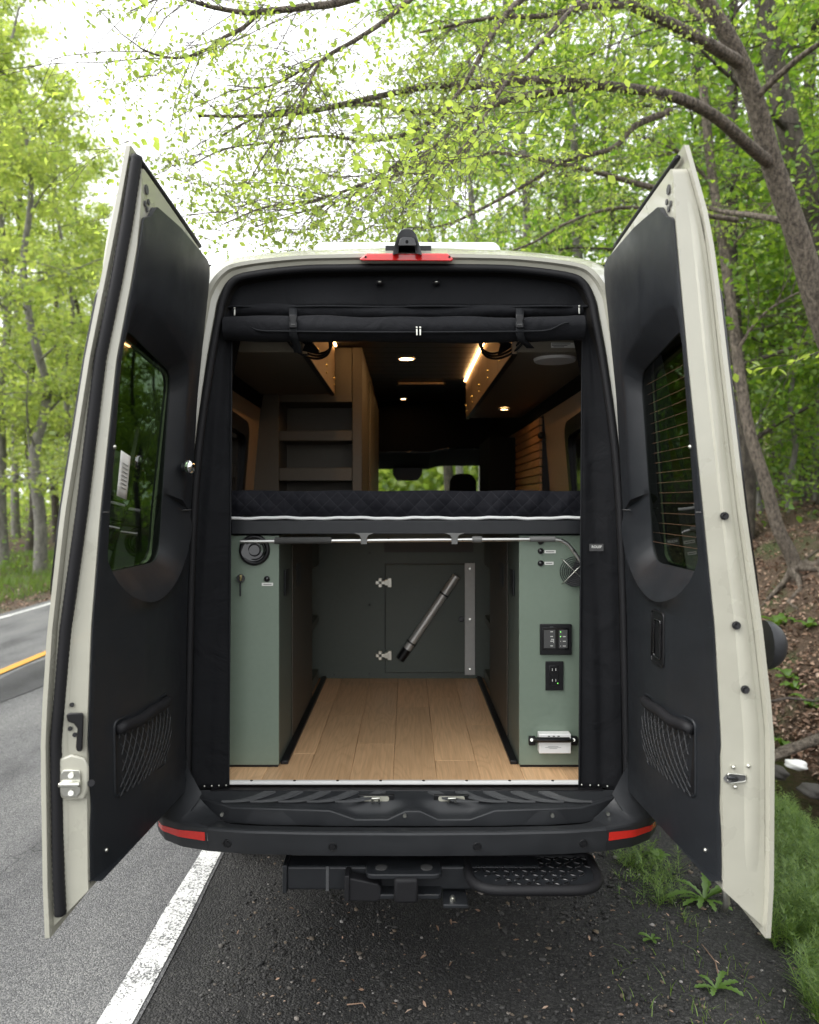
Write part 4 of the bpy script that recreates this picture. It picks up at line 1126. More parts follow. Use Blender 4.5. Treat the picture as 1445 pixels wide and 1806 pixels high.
# ------------------------------------------------------------------ rear doors
XH = [(.55, .800), (.9, .805), (1.3, .800), (1.7, .785), (2.1, .762), (2.49, .722), (2.66, .692)]
XFS = {-1: [(.55, .826), (.76, .834), (1.11, .837), (1.4, .826), (1.7, .802), (2.1, .760), (2.30, .722), (2.45, .697), (2.66, .690)],
       1: [(.55, .820), (.76, .828), (1.11, .822), (1.4, .806), (1.7, .776), (2.1, .735), (2.45, .704), (2.66, .690)]}
DW = .65
DTS = {-1: [(.55, .094), (1.2, .092), (1.7, .078), (2.1, .058), (2.3, .058), (2.45, .054), (2.66, .024)], 1: [(.55, .104), (1.15, .112), (1.4, .098), (1.7, .086), (2.1, .080), (2.3, .076), (2.45, .070), (2.66, .026)]}
def make_door(s):
    XF = XFS[s]
    def door_t(z): return table(z, DTS[s])
    def D(a, z, w):
        u = a / DW
        return Vector((s * (lerp(table(z, XH), table(z, XF), u) + w), 2.575 - a, z))
    V2 = lambda *p: Vector(p)
    zero = lambda a, z: 0.0
    # inner pressed frame (box section), upper piece with the window opening and the plain lower piece
    door = MB()
    win = rounded([V2(.035, 1.525), V2(.632, 1.525), V2(.632, 2.21), V2(.035, 2.165)], .075)
    upo = rounded([V2(0, 1.36), V2(DW, 1.36), V2(DW, 2.16), V2(DW, 2.606), V2(0, 2.585)], [0, 0, 0, .02, .05])
    fwin = rounded([V2(.050, 1.412), V2(.643, 1.412), V2(.643, 2.14), V2(.628, 2.275), V2(.50, 2.288), V2(.060, 2.20)], [.12, .08, .05, .05, .05, .08])
    holed(door, upo, fwin, zero, lambda a, z: door_t(z), D, rings=6)
    wob = lambda z: .012 * math.exp(-((z - .80) / .10) ** 2)
    nz_ = 26
    def ring(z): return [D(0, z, 0), D(DW * .5, z, 0), D(DW, z, 0), D(DW, z, door_t(z) * .5), D(DW, z, door_t(z)), D(DW * .5, z, door_t(z)), D(0, z, door_t(z))]
    zs = [lerp(.70, 1.36, i / nz_) for i in range(nz_ + 1)]
    low_r = [D(0, .70, 0), D(DW * .5, .705, 0), D(DW, .715, 0), D(DW, .668, door_t(.7) * .5), D(DW, .622, door_t(.7)), D(DW * .5, .64, door_t(.7)), D(0, .655, door_t(.7))]
    door.loft([low_r] + [ring(z) for z in zs[2:]])
    d_ob = door.build("rear_door", M['paint_in'], VAN, smooth=35)
    d_ob["label"] = ("rear door with chrome knob and rubber seal, road side" if s < 0 else "rear door with exterior handle and heated window, stream side")
    rv = MB(); wl0 = rounded([V2(.054, 1.418), V2(.639, 1.418), V2(.639, 2.14), V2(.624, 2.269), V2(.50, 2.282), V2(.064, 2.194)], [.12, .08, .05, .05, .05, .08])
    rv.loft([[D(p.x, p.y, .004) for p in wl0], [D(p.x, p.y, door_t(p.y) - .001) for p in wl0]], True, False, False); rv.build("window_reveal", M['black'], d_ob, smooth=True)
    # stepped flange along the free edge
    fl_ = MB()
    fl_.loft([[D(DW - .002, z, lerp(.35, .62, .5) * door_t(z)), D(DW - .002 + .007 * min(1, (z - .72) / .15, (2.6 - z) / .3), z, .58 * door_t(z)), D(DW - .002 + .007 * min(1, (z - .72) / .15, (2.6 - z) / .3), z, .80 * door_t(z)), D(DW - .002, z, .92 * door_t(z))] for z in [lerp(.72, 2.595, i / 50) for i in range(51)]])
    fl_.build("edge_flange", M['paint_in'], d_ob, smooth=40)
    # outer skin
    sk = MB()
    sko = rounded([V2(-.005, .64), V2(DW + .020, .600), V2(DW + .026, 1.1), V2(DW + .024, 2.1), V2(DW + .016, 2.655), V2(-.005, 2.625)], [.01, .004, 0, 0, .003, .05])
    holed(sk, [p for p in sko], win, lambda a, z: door_t(z) + .001, lambda a, z: door_t(z) + .013, D, rings=10)
    sk.build("door_skin", M['paint'], d_ob, smooth=40)
    # bulges of the pressed skin seen past the edge
    if s < 0:
        for z0, z1 in ((2.30, 2.56), (1.28, 1.44), (.80, 1.20)):
            b_ = MB(); b_.loft([[D(DW + .010 - .004 * math.cos(t_), lerp(z0, z1, k / 10), door_t(lerp(z0, z1, k / 10)) + .006 + (.016 * math.sin(math.pi * k / 10) ** .35) * math.sin(t_)) for t_ in [math.pi * j / 6 for j in range(7)]] for k in range(11)], closed=False, cap0=False, cap1=False)
            b_.build("skin_bulge", M['paint'], d_ob, smooth=True)
    # window: black glazing border and the tinted pane
    gb = MB(); go = rounded([V2(.004, 1.47), V2(DW + .022, 1.47), V2(DW + .020, 2.30), V2(.004, 2.28)], .05)
    holed(gb, go, win, lambda a, z: door_t(z) + .0135, lambda a, z: door_t(z) + .020, D, rings=3)
    gb.build("glazing_border", M['gloss_black'], d_ob, smooth=40)
    pn = MB(); big = rounded([V2(.140, 1.51), V2(.632, 1.51), V2(.632, 2.225), V2(.140, 2.175)], .07)
    pn.add([D(p.x, p.y, .017) for p in big], [tuple(range(len(big)))])
    pn.build("window_pane", M['glass'], d_ob)
    if s > 0:
        for i in range(17):
            z = 1.60 + .0315 * i
            MB().tube([D(a, z, .0158) for a in (.17, .32, .46, .622)], .0007, 4).build("heating_wire", M['wire'], d_ob)
    # inner trim: dished opening round the window
    tr = MB()
    TH = -.034
    def edge_w(a, z):        # the trim leans back towards the free edge
        w = TH if a < .40 else lerp(TH, -.008, min(1, (a - .40) / .235))
        return w * min(1, max(0, (DW + .006 - a) / .020)) if a > DW - .014 else w
    to = rounded([V2(.012, 1.40), V2(DW - .004, 1.40), V2(DW - .004, 2.18), V2(DW - .008, 2.475), V2(DW - .050, 2.495), V2(DW - .085, 2.535), V2(.012, 2.552)], [0, 0, 0, .02, .015, .02, .08])
    arc_ = [V2(.335 + .305 * math.cos(R(q_)), 1.70 + .272 * math.sin(R(q_))) for q_ in range(180, 338, 9)]
    rim = rounded(arc_ + [V2(.636, 2.14), V2(.618, 2.265), V2(.50, 2.278), V2(.125, 2.19), V2(.105, 1.712)], [0] * len(arc_) + [.05, .05, .05, .09, .006])
    inner_r = rounded([V2(.165, 1.535), V2(.626, 1.535), V2(.626, 2.200), V2(.165, 2.150)], .075)
    c = sum(inner_r, V2(0, 0)) / len(inner_r)
    angs = sorted(set([2 * math.pi * k_ / 80 for k_ in range(80)] + [math.atan2(p.y - c.y, p.x - c.x) % (2 * math.pi) for p in list(to) + list(rim)]))
    angs = [a for i, a in enumerate(angs) if i == 0 or a - angs[i - 1] > 1e-4]
    L0, L1, L2 = ray_loop(to, c, angs), ray_loop(rim, c, angs), ray_loop(inner_r, c, angs)
    loops = []
    loops.append([D(p.x, p.y, -.001) for p in L0])
    for t in (0, .25, .5, .75, 1):
        q_ = [lerp(p, r_, t) for p, r_ in zip(L0, L1)]
        loops.append([D(p.x, p.y, edge_w(p.x, p.y) - t ** 3 * .016 * max(0, min(1, (1.70 - p.y) / .06)) * (1 - max(0, min(1, (p.x - .40) / .2)))) for p in q_])
    for t in (.15, .4, .7, .9, 1.0):
        q_ = [lerp(p, r_, t) for p, r_ in zip(L1, L2)]
        loops.append([D(p.x, p.y, lerp(edge_w(r0.x, r0.y) - .016 * max(0, min(1, (1.70 - r0.y) / .06)) * (1 - max(0, min(1, (r0.x - .40) / .2))), .012, t ** 1.2)) for p, r0 in zip(q_, L1)])
    loops.append([D(p.x, p.y, .018) for p in L2])
    tr.loft(loops, True, False, False)
    # lower trim with a gentle belly
    rows_ = []
    for i in range(25):
        v_ = i / 24; z = lerp(.725, 1.40, v_)
        a1 = DW - .004 - (.006 if z < 1.08 else 0) - .008 * math.exp(-((z - .93) / .04) ** 2)
        al = [lerp(.012, a1 - .016, k_ / 22) for k_ in range(23)] + [a1 - .008, a1]
        row = [D(.012, z, -.001)] + [D(a, z + (.012 * (a / DW) if i == 0 else 0), edge_w(a + (DW - .004 - a1 if a > a1 - .02 else 0), z) - .012 * math.sin(math.pi * v_) * math.sin(math.pi * min(1, a / DW * 1.1))) for a in al] + [D(a1, z, -.001)]
        rows_.append(row)
    tr.loft(rows_, closed=False, cap0=False, cap1=False)
    tr.grid(lambda u, v: D(lerp(.012, DW - .004, u), .725 + .012 * u, lerp(0, TH, v)), 12, 1)
    tr.build("door_trim", M['trim'], d_ob, smooth=38)
    # seam between upper and lower trim
    for a0, a1 in ((.012, .100), (.622, .644)):
        sm = MB(); sm.tube([D(a, 1.702, edge_w(a, 1.7) - .0002) for a in (a0, (a0 + a1) / 2, a1)], .0022, 6); sm.build("trim_seam", M['ink'], d_ob)
    # storage pocket: frame, dark recess, net, elastic roll
    def low_w(a, z):
        v = (z - .725) / .675; u = a / DW
        return edge_w(a, z) - .012 * math.sin(math.pi * v) * math.sin(math.pi * min(1, u * 1.1))
    pk = rounded([V2(.215, .892), V2(.535, .912), V2(.540, 1.122), V2(.215, 1.117)], .02)
    fr_ = MB(); fr_.tube([D(p.x, p.y, low_w(p.x, p.y)) for p in pk + [pk[0]]], .0045, 8); fr_.build("pocket_frame", M['trim'], d_ob, smooth=True)
    pm = MB(); pm.add([D(p.x, p.y, low_w(p.x, p.y) - .0012) for p in pk], [tuple(range(len(pk)))]); pm.build("pocket_back", M['black'], d_ob)
    el = MB(); el.tube([D(a, 1.097 + .003 * math.sin(a * 40), low_w(a, 1.1) - .008) for a in np.linspace(.218, .536, 12)], [.013] + [.0165] * 10 + [.013], 12)
    el.build("elastic_roll", M['gloss_black'] if False else M['rubber'], d_ob, smooth=True)
    net = MB()
    for k_ in range(-5, 16):
        for sg in (1, -1):
            pts_ = []
            for t in np.linspace(0, 1, 13):
                z = lerp(.908, 1.09, t); a = .19 + .030 * k_ + sg * .12 * t + (0 if sg > 0 else .12)
                if .219 < a < .532: pts_.append(D(a, z, low_w(a, z) - .006 - .012 * math.sin(math.pi * t)))
            if len(pts_) > 1: net.tube(pts_, .0014, 4, caps=False)
    net.build("pocket_net", M['net'], d_ob, smooth=True)
    # hose into the pillar and the hinges
    hose = MB(); n_ = 60
    hp = [Vector((s * (.778 + .010 * math.sin(math.pi * i / n_)), 2.548 - .01 * math.sin(math.pi * i / n_), lerp(1.635, 1.475, i / n_))) for i in range(n_ + 1)]
    hose.tube(hp, [.0125 + .0022 * (1 if i % 4 < 2 else -1) for i in range(n_ + 1)], 10); hose.build("cable_hose", M['rubber'], d_ob, smooth=True)
    for z in (.80, 1.30, 2.30):
        MB().bb((s * .775, 2.545, z - .045), (s * .802, 2.572, z + .045)).build("hinge", M['steel_black'], d_ob, bevel=.004)
    for z in (2.46, 2.435):
        pass
    # corner fitting holes at the top of the frame
    for a, z, r_ in ((DW - .035, 2.560, .013), (DW - .055, 2.535, .008), (DW - .028, 2.520, .008), (DW - .045, 2.512, .008)):
        p = D(a, z, -.001); MB().cyl(p, p + Vector((-s * .0025, 0, 0)), r_, n=16).build("fixing_hole", M['ink'], d_ob)
    # little screws of the trim
    for a, z in ((.625, 1.875), (DW - .075, .785)):
        p = D(a, z, edge_w(a, z)); MB().ball(p, .006, 12, 8).build("screw", M['zinc'], d_ob, smooth=True)
    # pull recess
    if s > 0:
        rp_ = rounded([V2(.275, 1.235), V2(.375, 1.235), V2(.375, 1.395), V2(.275, 1.395)], .015)
        m1 = MB(); m1.add([D(p.x, p.y, low_w(p.x, p.y) - .0012) for p in rp_], [tuple(range(len(rp_)))]); m1.build("pull_recess", M['black'], d_ob)
        m2 = MB(); m2.tube([D(p.x, p.y, low_w(p.x, p.y) - .001) for p in rp_ + [rp_[0]]], .004, 8); m2.build("recess_frame", M['black'], d_ob, smooth=True)
        m3 = MB(); pp = rounded([V2(.30, 1.255), V2(.352, 1.255), V2(.352, 1.37), V2(.30, 1.37)], .008)
        m3.tube([D(p.x, p.y, low_w(p.x, p.y) - .003) for p in pp + [pp[0]]], .0035, 8); m3.build("pull_handle", M['gloss_black'], d_ob, smooth=True)
        # plugs and latch on the free edge, outside handle
        def E(px, py, w): p = W(px, py, 2.575 - DW - w); return p
        for px, py in ((1278, 910), (1299, 1103), (1314.5, 1216)):
            MB().cyl(E(px, py, -.004), E(px, py, .010), .0115, .0105, 20).build("rubber_plug", M['rubber'], d_ob, smooth=40)
            MB().torus(E(px, py, .010), .006, .002, axis=(0, 1, 0), n=20, m=6).build("plug_ring", M['black'], d_ob, smooth=True)
        for px, py in ((1294, 1353), (1320, 1351), (1297, 1388)): MB().ball(E(px, py, .006), .0055, 10, 6).build("bolt", M['zinc'], d_ob, smooth=True)
        MB().cyl(E(1284, 1372, .003), E(1284, 1372, .004), .011, n=20).build("latch_slot", M['ink'], d_ob)
        o_ = rounded([Vector((1284, 1364)), Vector((1316, 1367)), Vector((1316, 1378)), Vector((1284, 1382))], 4)
        MB().prism([E(p.x, p.y, .002) for p in o_], [E(p.x, p.y, .005) for p in o_]).build("latch_slot", M['ink'], d_ob)
        MB().tube([E(p.x, p.y, .005) for p in o_ + [o_[0]]], .0018, 6).build("slot_rim", M['zinc'], d_ob, smooth=True)
        MB().tube([E(1283, 1371, .008), E(1293, 1372, .010), E(1300, 1374, .006)], .005, 8).build("latch_claw", M['steel_black'], d_ob, smooth=True)
        hd = MB(); hc = W(1349, 1137, 1.99)
        hl = []
        for i in range(9):
            t_ = i / 8; rr_ = math.sin(math.acos(max(-1, min(1, t_ * .98))))
            hl.append([hc + Vector((.055 * t_ * 1.0, rr_ * .055 * math.cos(f_), rr_ * .066 * math.sin(f_))) for f_ in [2 * math.pi * j / 20 for j in range(20)]])
        hd.loft(hl); hd.build("outer_handle", M['bumper'], d_ob, smooth=50)
        MB().tube([D(DW - .07, .735, .03), D(DW - .055, .70, .03), D(DW - .05, .655, .035), D(DW - .065, .63, .035)], .009, 10).build("check_hook", M['zinc'], d_ob, smooth=True)
    else:
        E = lambda px, py, w: W(px, py, 2.575 - DW - w)
        # ribbed rubber seal down the free edge
        n_ = 260; se = []
        for i in range(n_ + 1):
            z = lerp(.655, 2.63, i / n_); se.append(D(DW + .006, z, table(z, [(.65, .072), (1.1, .076), (1.4, .062), (1.7, .045), (2.45, .034), (2.63, .012)])))
        sl = MB(); sl.tube(se, [.0145 + (.0012 if i % 2 else 0) for i in range(n_ + 1)], 10); sl.build("edge_seal", M['rubber'], d_ob, smooth=True)
        # inside release lever
        lv = [(117, 1260), (124, 1257), (147, 1257), (148, 1263), (146, 1322), (142, 1326), (135, 1324), (134, 1318), (137, 1285), (130, 1276), (120, 1273)]
        MB().prism([E(x, y_, .002) for x, y_ in lv], [E(x, y_, .022) for x, y_ in lv]).build("release_lever", M['black'], d_ob, bevel=.004)
        for px, py in ((127, 1243), (124, 1285), (132, 1296)): MB().cyl(E(px, py, .0), E(px, py, .006), .006, n=12).build("rubber_plug", M['black'], d_ob)
        pl_ = [(104, 1338), (126, 1330), (150, 1336), (157, 1352), (157, 1390), (150, 1410), (120, 1412), (104, 1405)]
        MB().prism([E(x, y_, .001) for x, y_ in pl_], [E(x, y_, .014) for x, y_ in pl_]).build("lock_boss", M['paint_in'], d_ob, bevel=.008)
        lt = [(106, 1366), (112, 1358), (140, 1358), (143, 1366), (143, 1398), (136, 1406), (112, 1406), (106, 1398)]
        MB().prism([E(x, y_, .014) for x, y_ in lt], [E(x, y_, .020) for x, y_ in lt]).build("latch_plate", M['zinc'], d_ob, bevel=.002)
        MB().bb(E(106, 1378, .020), E(140, 1390, .034)).build("latch_bar", M['zinc'], d_ob, bevel=.004)
        for py in (1368, 1399): MB().cyl(E(125, py, .019), E(125, py, .026), .007, n=12).build("bolt", M['zinc'], d_ob)
        MB().cyl(E(161, 1381, .0) + Vector((0, 0, 0)), E(161, 1381, .016), .009, n=14).build("stop_buffer", M['rubber'], d_ob)
        # chrome window knob, paper tag on the glass
        kp = D(.135, 1.845, TH)
        MB().cyl(kp, kp + Vector((.018, 0, 0)), .012).build("knob_stem", M['steel_black'], d_ob)
        MB().ball(kp + Vector((.026, -.002, 0)), (.020, .0255, .0255), 24, 16).build("chrome_knob", M['chrome'], d_ob, smooth=True)
        pt = MB(); pt.grid(lambda u, v: D(.462 + .085 * u, 1.735 + .125 * v + .012 * u, .010 - .006 * u), 4, 4); pt.build("paper_tag", M['label'], d_ob, smooth=True, thick=.0006)
        for i in range(7):
            z = 1.765 + .011 * i
            MB().tube([D(.48, z, .0075), D(.53, z + .007, .002)], .0012, 4).build("printed_line", M['box_print'], d_ob)
    # weather strip along the top edge
    tp = MB(); tp.tube([D(a, 2.612 + .022 * a / DW, .5 * door_t(2.6)) for a in np.linspace(.03, DW - .01, 16)], .008, 8); tp.build("top_seal", M['rubber'], d_ob, smooth=True)
    return d_ob
doorL = make_door(-1); doorR = make_door(1)

# rubber seal round the opening
ring_pts = [Vector((p.x, 2.594, p.z)) for p in full_loop(mixl(dINN, dOUT, -.10), 2.594)]
MB().tube(ring_pts, .0135, 10).build("aperture_seal", M['rubber'], VAN, smooth=True)
jam = MB(); jam.loft([full_loop(mixl(dINN, dOUT, -.15), 2.60), full_loop(mixl(dINN, dOUT, -.6), 2.66), full_loop(mixl(dINN, dOUT, -.7), 2.80)], closed=False, cap0=False, cap1=False)
jam.build("aperture_lining", M['dark_in'], VAN, smooth=True)

# third brake light, roof camera, roof air unit
bl = MB(); o1 = [(637, 460), (634, 457), (648, 447), (790, 447), (800, 457), (797, 461)]
bl.prism([W(x, y_, 2.545) for x, y_ in o1], [W(x, y_, 2.62) for x, y_ in o1]); brk = bl.build("brake_light", M['red_lamp'], VAN, bevel=.004)
for px in (645, 793): MB().cyl(W(px, 453, 2.546), W(px, 453, 2.543), .004, n=10).build("screw", M['black'], brk)
rc = empty("roof_camera", W(718, 450, 2.56), "dark grey rear-view camera housing standing on the van roof edge", "camera")
out2 = [Vector(p) for p in ((692, 449), (696, 430), (702, 412), (708, 405), (714, 403), (722, 403), (728, 405), (734, 412), (740, 430), (745, 449))]
inn2 = [Vector(p) for p in ((703, 447), (703.5, 440), (704, 435), (706, 434), (712, 433.5), (724, 433.5), (730, 434), (732, 435), (732.5, 440), (733, 447))]
hs = MB(); f0, f1 = 2.50, 2.60
loopsA = [[W(p.x, p.y, f0 + .012 * (449 - p.y) / 46) for p in out2], [W(lerp(p.x, 718.5, .06), p.y, f1 + .05) for p in out2]]
hs.loft([[W(p.x, p.y, f0 + .02 + .012 * (449 - p.y) / 46) for p in inn2], [W(lerp(718, p.x, .98), lerp(p.y, 455, .02), f0) for p in out2], loopsA[1], [W(p.x, p.y, f1 + .05) for p in inn2]], closed=False, cap0=False, cap1=False)
hs.build("housing", M['knob_grey'], rc, smooth=50)
face = MB(); face.prism([W(x, y_, f0 + .006) for x, y_ in ((702, 433), (706, 421), (711, 418), (726, 418), (731, 421), (735, 433))], [W(x, y_, f0 - .002) for x, y_ in ((702, 433), (706, 421), (711, 418), (726, 418), (731, 421), (735, 433))])
face.build("lens_face", M['gloss_black'], rc, bevel=.001)
MB().cyl(W(718, 426, f0 - .002), W(718, 426, f0 - .006), .005, n=14).build("lens", M['black'], rc)
MB().bb(W(680, 447, 2.60), W(760, 443.5, 2.66)).build("base_pad", M['black'], rc)
au = empty("roof_air_unit", (0, 3.3, 2.67), "low white air unit on the van roof behind the camera", "roof unit")
u_ = MB(); pz = [(-.40, 2.66), (-.40, 2.81), (-.375, 2.835), (.375, 2.835), (.40, 2.81), (.40, 2.66)]
u_.prism([Vector((x, 3.12, z)) for x, z in pz], [Vector((x, 3.95, z)) for x, z in pz]); u_.build("shroud", M['roof_white'], au, bevel=.02, seg=3)

# ------------------------------------------------------------------ rolled insect screen hung in the doorway
SC = empty("insect_screen", (0, 2.65, .71), "black canvas insect screen rolled up and strapped across the van doorway", "insect screen")
def inn_x(z): return table(z, [(p.y, p.x) for p in dINN])
for s in (-1, 1):
    fl = MB()
    def flap(u, v, s=s):
        z = lerp(.704, 2.42, v)
        xo = inn_x(z) - .012; xi = lerp(.640, .628, v) if s < 0 else lerp(.618, .630, v)
        x = lerp(xi, xo, u)
        fold = (.007 * math.sin(u * 5 + 1.6 * math.sin(v * 4 + s)) + .0025 * math.sin(u * 11 + v * 7) + .002 * math.sin(v * 17 + u * 4)) * math.sin(math.pi * min(1, u * 1.0)) ** .5
        if s > 0: fold += .020 * math.exp(-((u - .55) / .16) ** 2) * (1 - v) ** 1.5
        return Vector((s * x, 2.648 - .030 * u + fold, z))
    fl.grid(flap, 24, 80)
    ob = fl.build("side_flap", M['fabric'], SC, smooth=True, thick=.003)
    hem = MB(); hem.tube([flap(0, t) + Vector((0, -.003, 0)) for t in np.linspace(0, 1, 40)], .0035, 6); hem.build("hem", M['webbing'], SC, smooth=True)
    for i in range(5):
        p = flap(.06 + .2 * i, .004); MB().ball(p + Vector((0, -.006, .004)), .0035, 8, 6).build("snap_stud", M['zinc'], SC)
# top cover
tc = MB()
def cover(u, v):
    i = u * (len(cov) - 1); k_ = min(int(i), len(cov) - 2); p = cov[k_].lerp(cov[k_ + 1], i - k_)
    zb = 2.425
    x = p.x * lerp(1.0, .985, v)
    z = lerp(zb, max(p.y - .012, zb + .001), 1 - v)
    return Vector((x, 2.640 + .006 * math.sin(u * 31) * v - .012 * v, z))
cov = [Vector((-p.x, p.y)) for p in dINN if p.y > 2.42] + [Vector((p.x, p.y)) for p in reversed(dINN) if p.y > 2.42]
tc.grid(cover, 80, 8); tc.build("top_cover", M['fabric'], SC, smooth=True, thick=.004)
hm = MB(); hm.tube([cover(u, 1) + Vector((0, -.004, 0)) for u in np.linspace(.04, .96, 60)], .004, 6); hm.build("cover_hem", M['webbing'], SC, smooth=True)
def roll(name, px0, px1, py, r, d, seed, mat):
    mb = MB(); n_, m_ = 90, 20; loops = []; rd = random.Random(seed); ph = [rd.uniform(0, 6) for _ in range(6)]
    for i in range(n_ + 1):
        t = i / n_; px = lerp(px0, px1, t)
        c = W(px, py + 2.5 * math.sin(math.pi * t) + .8 * math.sin(t * 9 + ph[0]), d)
        rr_ = r * (1 + .05 * math.sin(t * 14 + ph[1]) + .03 * math.sin(t * 33 + ph[2]))
        if 0.02 > t or t > .98: rr_ *= .96
        for sx_ in (.195, .82):
            rr_ *= 1 - .10 * math.exp(-((t - sx_) / .012) ** 2)
        loops.append([c + Vector((0, rr_ * 1.05 * math.cos(f_), rr_ * math.sin(f_))) * (1 + .035 * math.sin(3 * f_ + t * 6 + ph[3]) + .02 * math.sin(5 * f_ - t * 17 + ph[4])) for f_ in [2 * math.pi * j / m_ for j in range(m_)]])
    mb.loft(loops); return mb.build(name, mat, SC, smooth=60)
roll("rolled_panel", 397, 1028, 579, .0445, 2.615, 1, M['fabric2'])
roll("rolled_panel", 412, 1026, 548, .026, 2.650, 5, M['fabric2'])
for px in (400, 1024): MB().torus(W(px, 580, 2.615), .036, .004, axis=(1, 0, 0), n=28, m=6).build("roll_end", M['webbing'], SC, smooth=True)
zp = MB(); zp.tube([W(px, 583 + 3 * math.sin(math.pi * (px - 397) / 631) - 14 * math.exp(-((px - 425) / 20) ** 2) - 14 * math.exp(-((px - 1000) / 22) ** 2), 2.565 + .012 * math.exp(-((px - 425) / 25) ** 2)) for px in range(420, 1006, 8)], .0032, 6); zp.build("zip_tape", M['webbing'], SC, smooth=True)
for px, tail in ((517, (526, 622)), (917, (936, 614))):
    c = Vector((.014, 0, 0))
    pts = [W(px, 534, 2.655), W(px, 548, 2.615), W(px, 560, 2.585), W(px, 572, 2.566), W(px, 588, 2.566), W(px + 3, 600, 2.585), W(lerp(px, tail[0], .6), 606, 2.61), W(tail[0], tail[1], 2.62)]
    sb_ = MB(); sb_.loft([[p - c, p + c] for p in pts], closed=False, cap0=False, cap1=False); sb_.build("strap", M['webbing'], SC, smooth=True, thick=.003)
    bk = MB(); o_ = [(px - 6.5, 555), (px + 6.5, 555), (px + 7, 562), (px + 5, 566), (px + 7, 571), (px + 7, 578), (px - 7, 578), (px - 7, 571), (px - 5, 566), (px - 7, 562)]
    bk.prism([W(x, y_, 2.556) for x, y_ in o_], [W(x, y_, 2.570) for x, y_ in o_]); bk.build("buckle", M['black'], SC, bevel=.002)
    MB().bb(W(px - 4, 571, 2.553), W(px + 4, 574, 2.556)).build("buckle_slot", M['ink'], SC)
for px, py, d_ in ((414, 543, 2.622), (1022, 540, 2.622), (735.5, 578, 2.558), (741.5, 578, 2.558)):
    MB().box(W(px, py, d_), (.007, .006, .008)).build("zip_slider", M['zinc'], SC, bevel=.002)
    MB().box(W(px, py + 8, d_), (.0055, .002, .022)).build("zip_pull", M['zinc'], SC, bevel=.002)
for px in (670, 770):
    MB().ball(W(px, 499, 2.618), (.014, .012, .010), 16, 10).build("cover_stud", M['black'], SC, smooth=True)
    MB().ball(W(px, 497, 2.606), (.006, .004, .003), 12, 8).build("stud_cap", M['zinc'], SC, smooth=True)
# woven maker's tag
tg = W(1052, 965.5, 2.612)
MB().bb((tg.x - .0245, tg.y - .003, tg.z - .0125), (tg.x + .0245, tg.y, tg.z + .0125)).build("maker_tag", M['ink'], SC)
def text_mesh(txt, size, mat, parent, c, name="lettering"):
    cu = bpy.data.curves.new(name, 'FONT'); cu.body = txt; cu.size = size; cu.align_x = 'CENTER'; cu.align_y = 'CENTER'; cu.offset = size * .02
    tmp = bpy.data.objects.new("tmp", cu); COL.objects.link(tmp)
    dg = bpy.context.evaluated_depsgraph_get(); me = bpy.data.meshes.new_from_object(tmp.evaluated_get(dg))
    bpy.data.objects.remove(tmp); me.name = name
    o_ = link_mesh(me, name, mat, parent); o_.location = Vector(c) - root_loc(parent); o_.rotation_euler = (R(90), 0, 0)
    return o_
text_mesh("ROLEF", .0125, M['label'], SC, (tg.x, tg.y - .0042, tg.z + .002))
MB().bb((tg.x - .006, tg.y - .0042, tg.z - .0075), (tg.x + .012, tg.y - .0038, tg.z - .0065)).build("printed_line", M['rib'], SC)

# clip-on cabin fans hanging from the cabinet ends
def fan(px, py, label, hubdx):
    c = W(px, py, 2.80); f_ = empty("cabin_fan", c, label, "fan", "cabin fans")
    ax = Vector((hubdx * .35, -.55, -.75)).normalized()
    for i, (r_, off) in enumerate(((.092, 0), (.094, .014), (.090, -.014))): MB().torus(c + ax * off, r_, .0048, axis=ax, n=44, m=8).build("guard_ring", M['black'], f_, smooth=True)
    MB().cyl(c - ax * .022, c + ax * .022, .030, .024, 24).build("hub", M['black'], f_, smooth=40)
    u = ax.orthogonal().normalized(); v = ax.cross(u)
    for k_ in range(3):
        a = 2 * math.pi * k_ / 3
        d1, d2 = u * math.cos(a) + v * math.sin(a), u * math.cos(a + .9) + v * math.sin(a + .9)
        MB().add([c + d1 * .02, c + d1 * .080 + ax * .008, c + (d1 + d2).normalized() * .082, c + d2 * .078 - ax * .008, c + d2 * .02], [(0, 1, 2, 3, 4)]).build("blade", M['black'], f_, thick=.002)
    MB().tube([c, c + Vector((hubdx * -.01, .03, .05)), c + Vector((hubdx * -.02, .055, .06))], .010, 10).build("arm", M['black'], f_, smooth=True)
    return f_
fan(545, 594, "black cabin fan on the shorter cabinet, above the shelf niches", -1)
fan(887, 594, "black cabin fan on the longer cabinet, beside the round white plate", 1)

# ------------------------------------------------------------------ trees
M['bark_pale'] = bark_mat('pale_rough_bark', (0.055, 0.044, 0.034), (0.27, 0.225, 0.175), 34, 1.0)
M['bark_grey'] = bark_mat('smooth_grey_bark', (0.10, 0.095, 0.085), (0.22, 0.21, 0.185), 9, 0.25)
M['bark_dark'] = bark_mat('dark_bark', (0.028, 0.023, 0.018), (0.10, 0.085, 0.066), 14, 0.7)
M['twig'] = bark_mat('twig_bark', (0.035, 0.028, 0.024), (0.10, 0.083, 0.068), 30, 0.3)
M['leaf_near'] = leaf_mat('spring_leaf_near', (0.145, 0.22, 0.046), (0.26, 0.33, 0.082), .62, 2.2)
M['leaf_mid'] = leaf_mat('spring_leaf', (0.070, 0.155, 0.020), (0.185, 0.275, 0.040), .55, 2.3)
M['leaf_hazed'] = leaf_mat('spring_leaf_hazed', (0.15, 0.22, 0.062), (0.28, 0.335, 0.11), .62, 2.3)  # far leaves paled: haze over the woods put into their colour

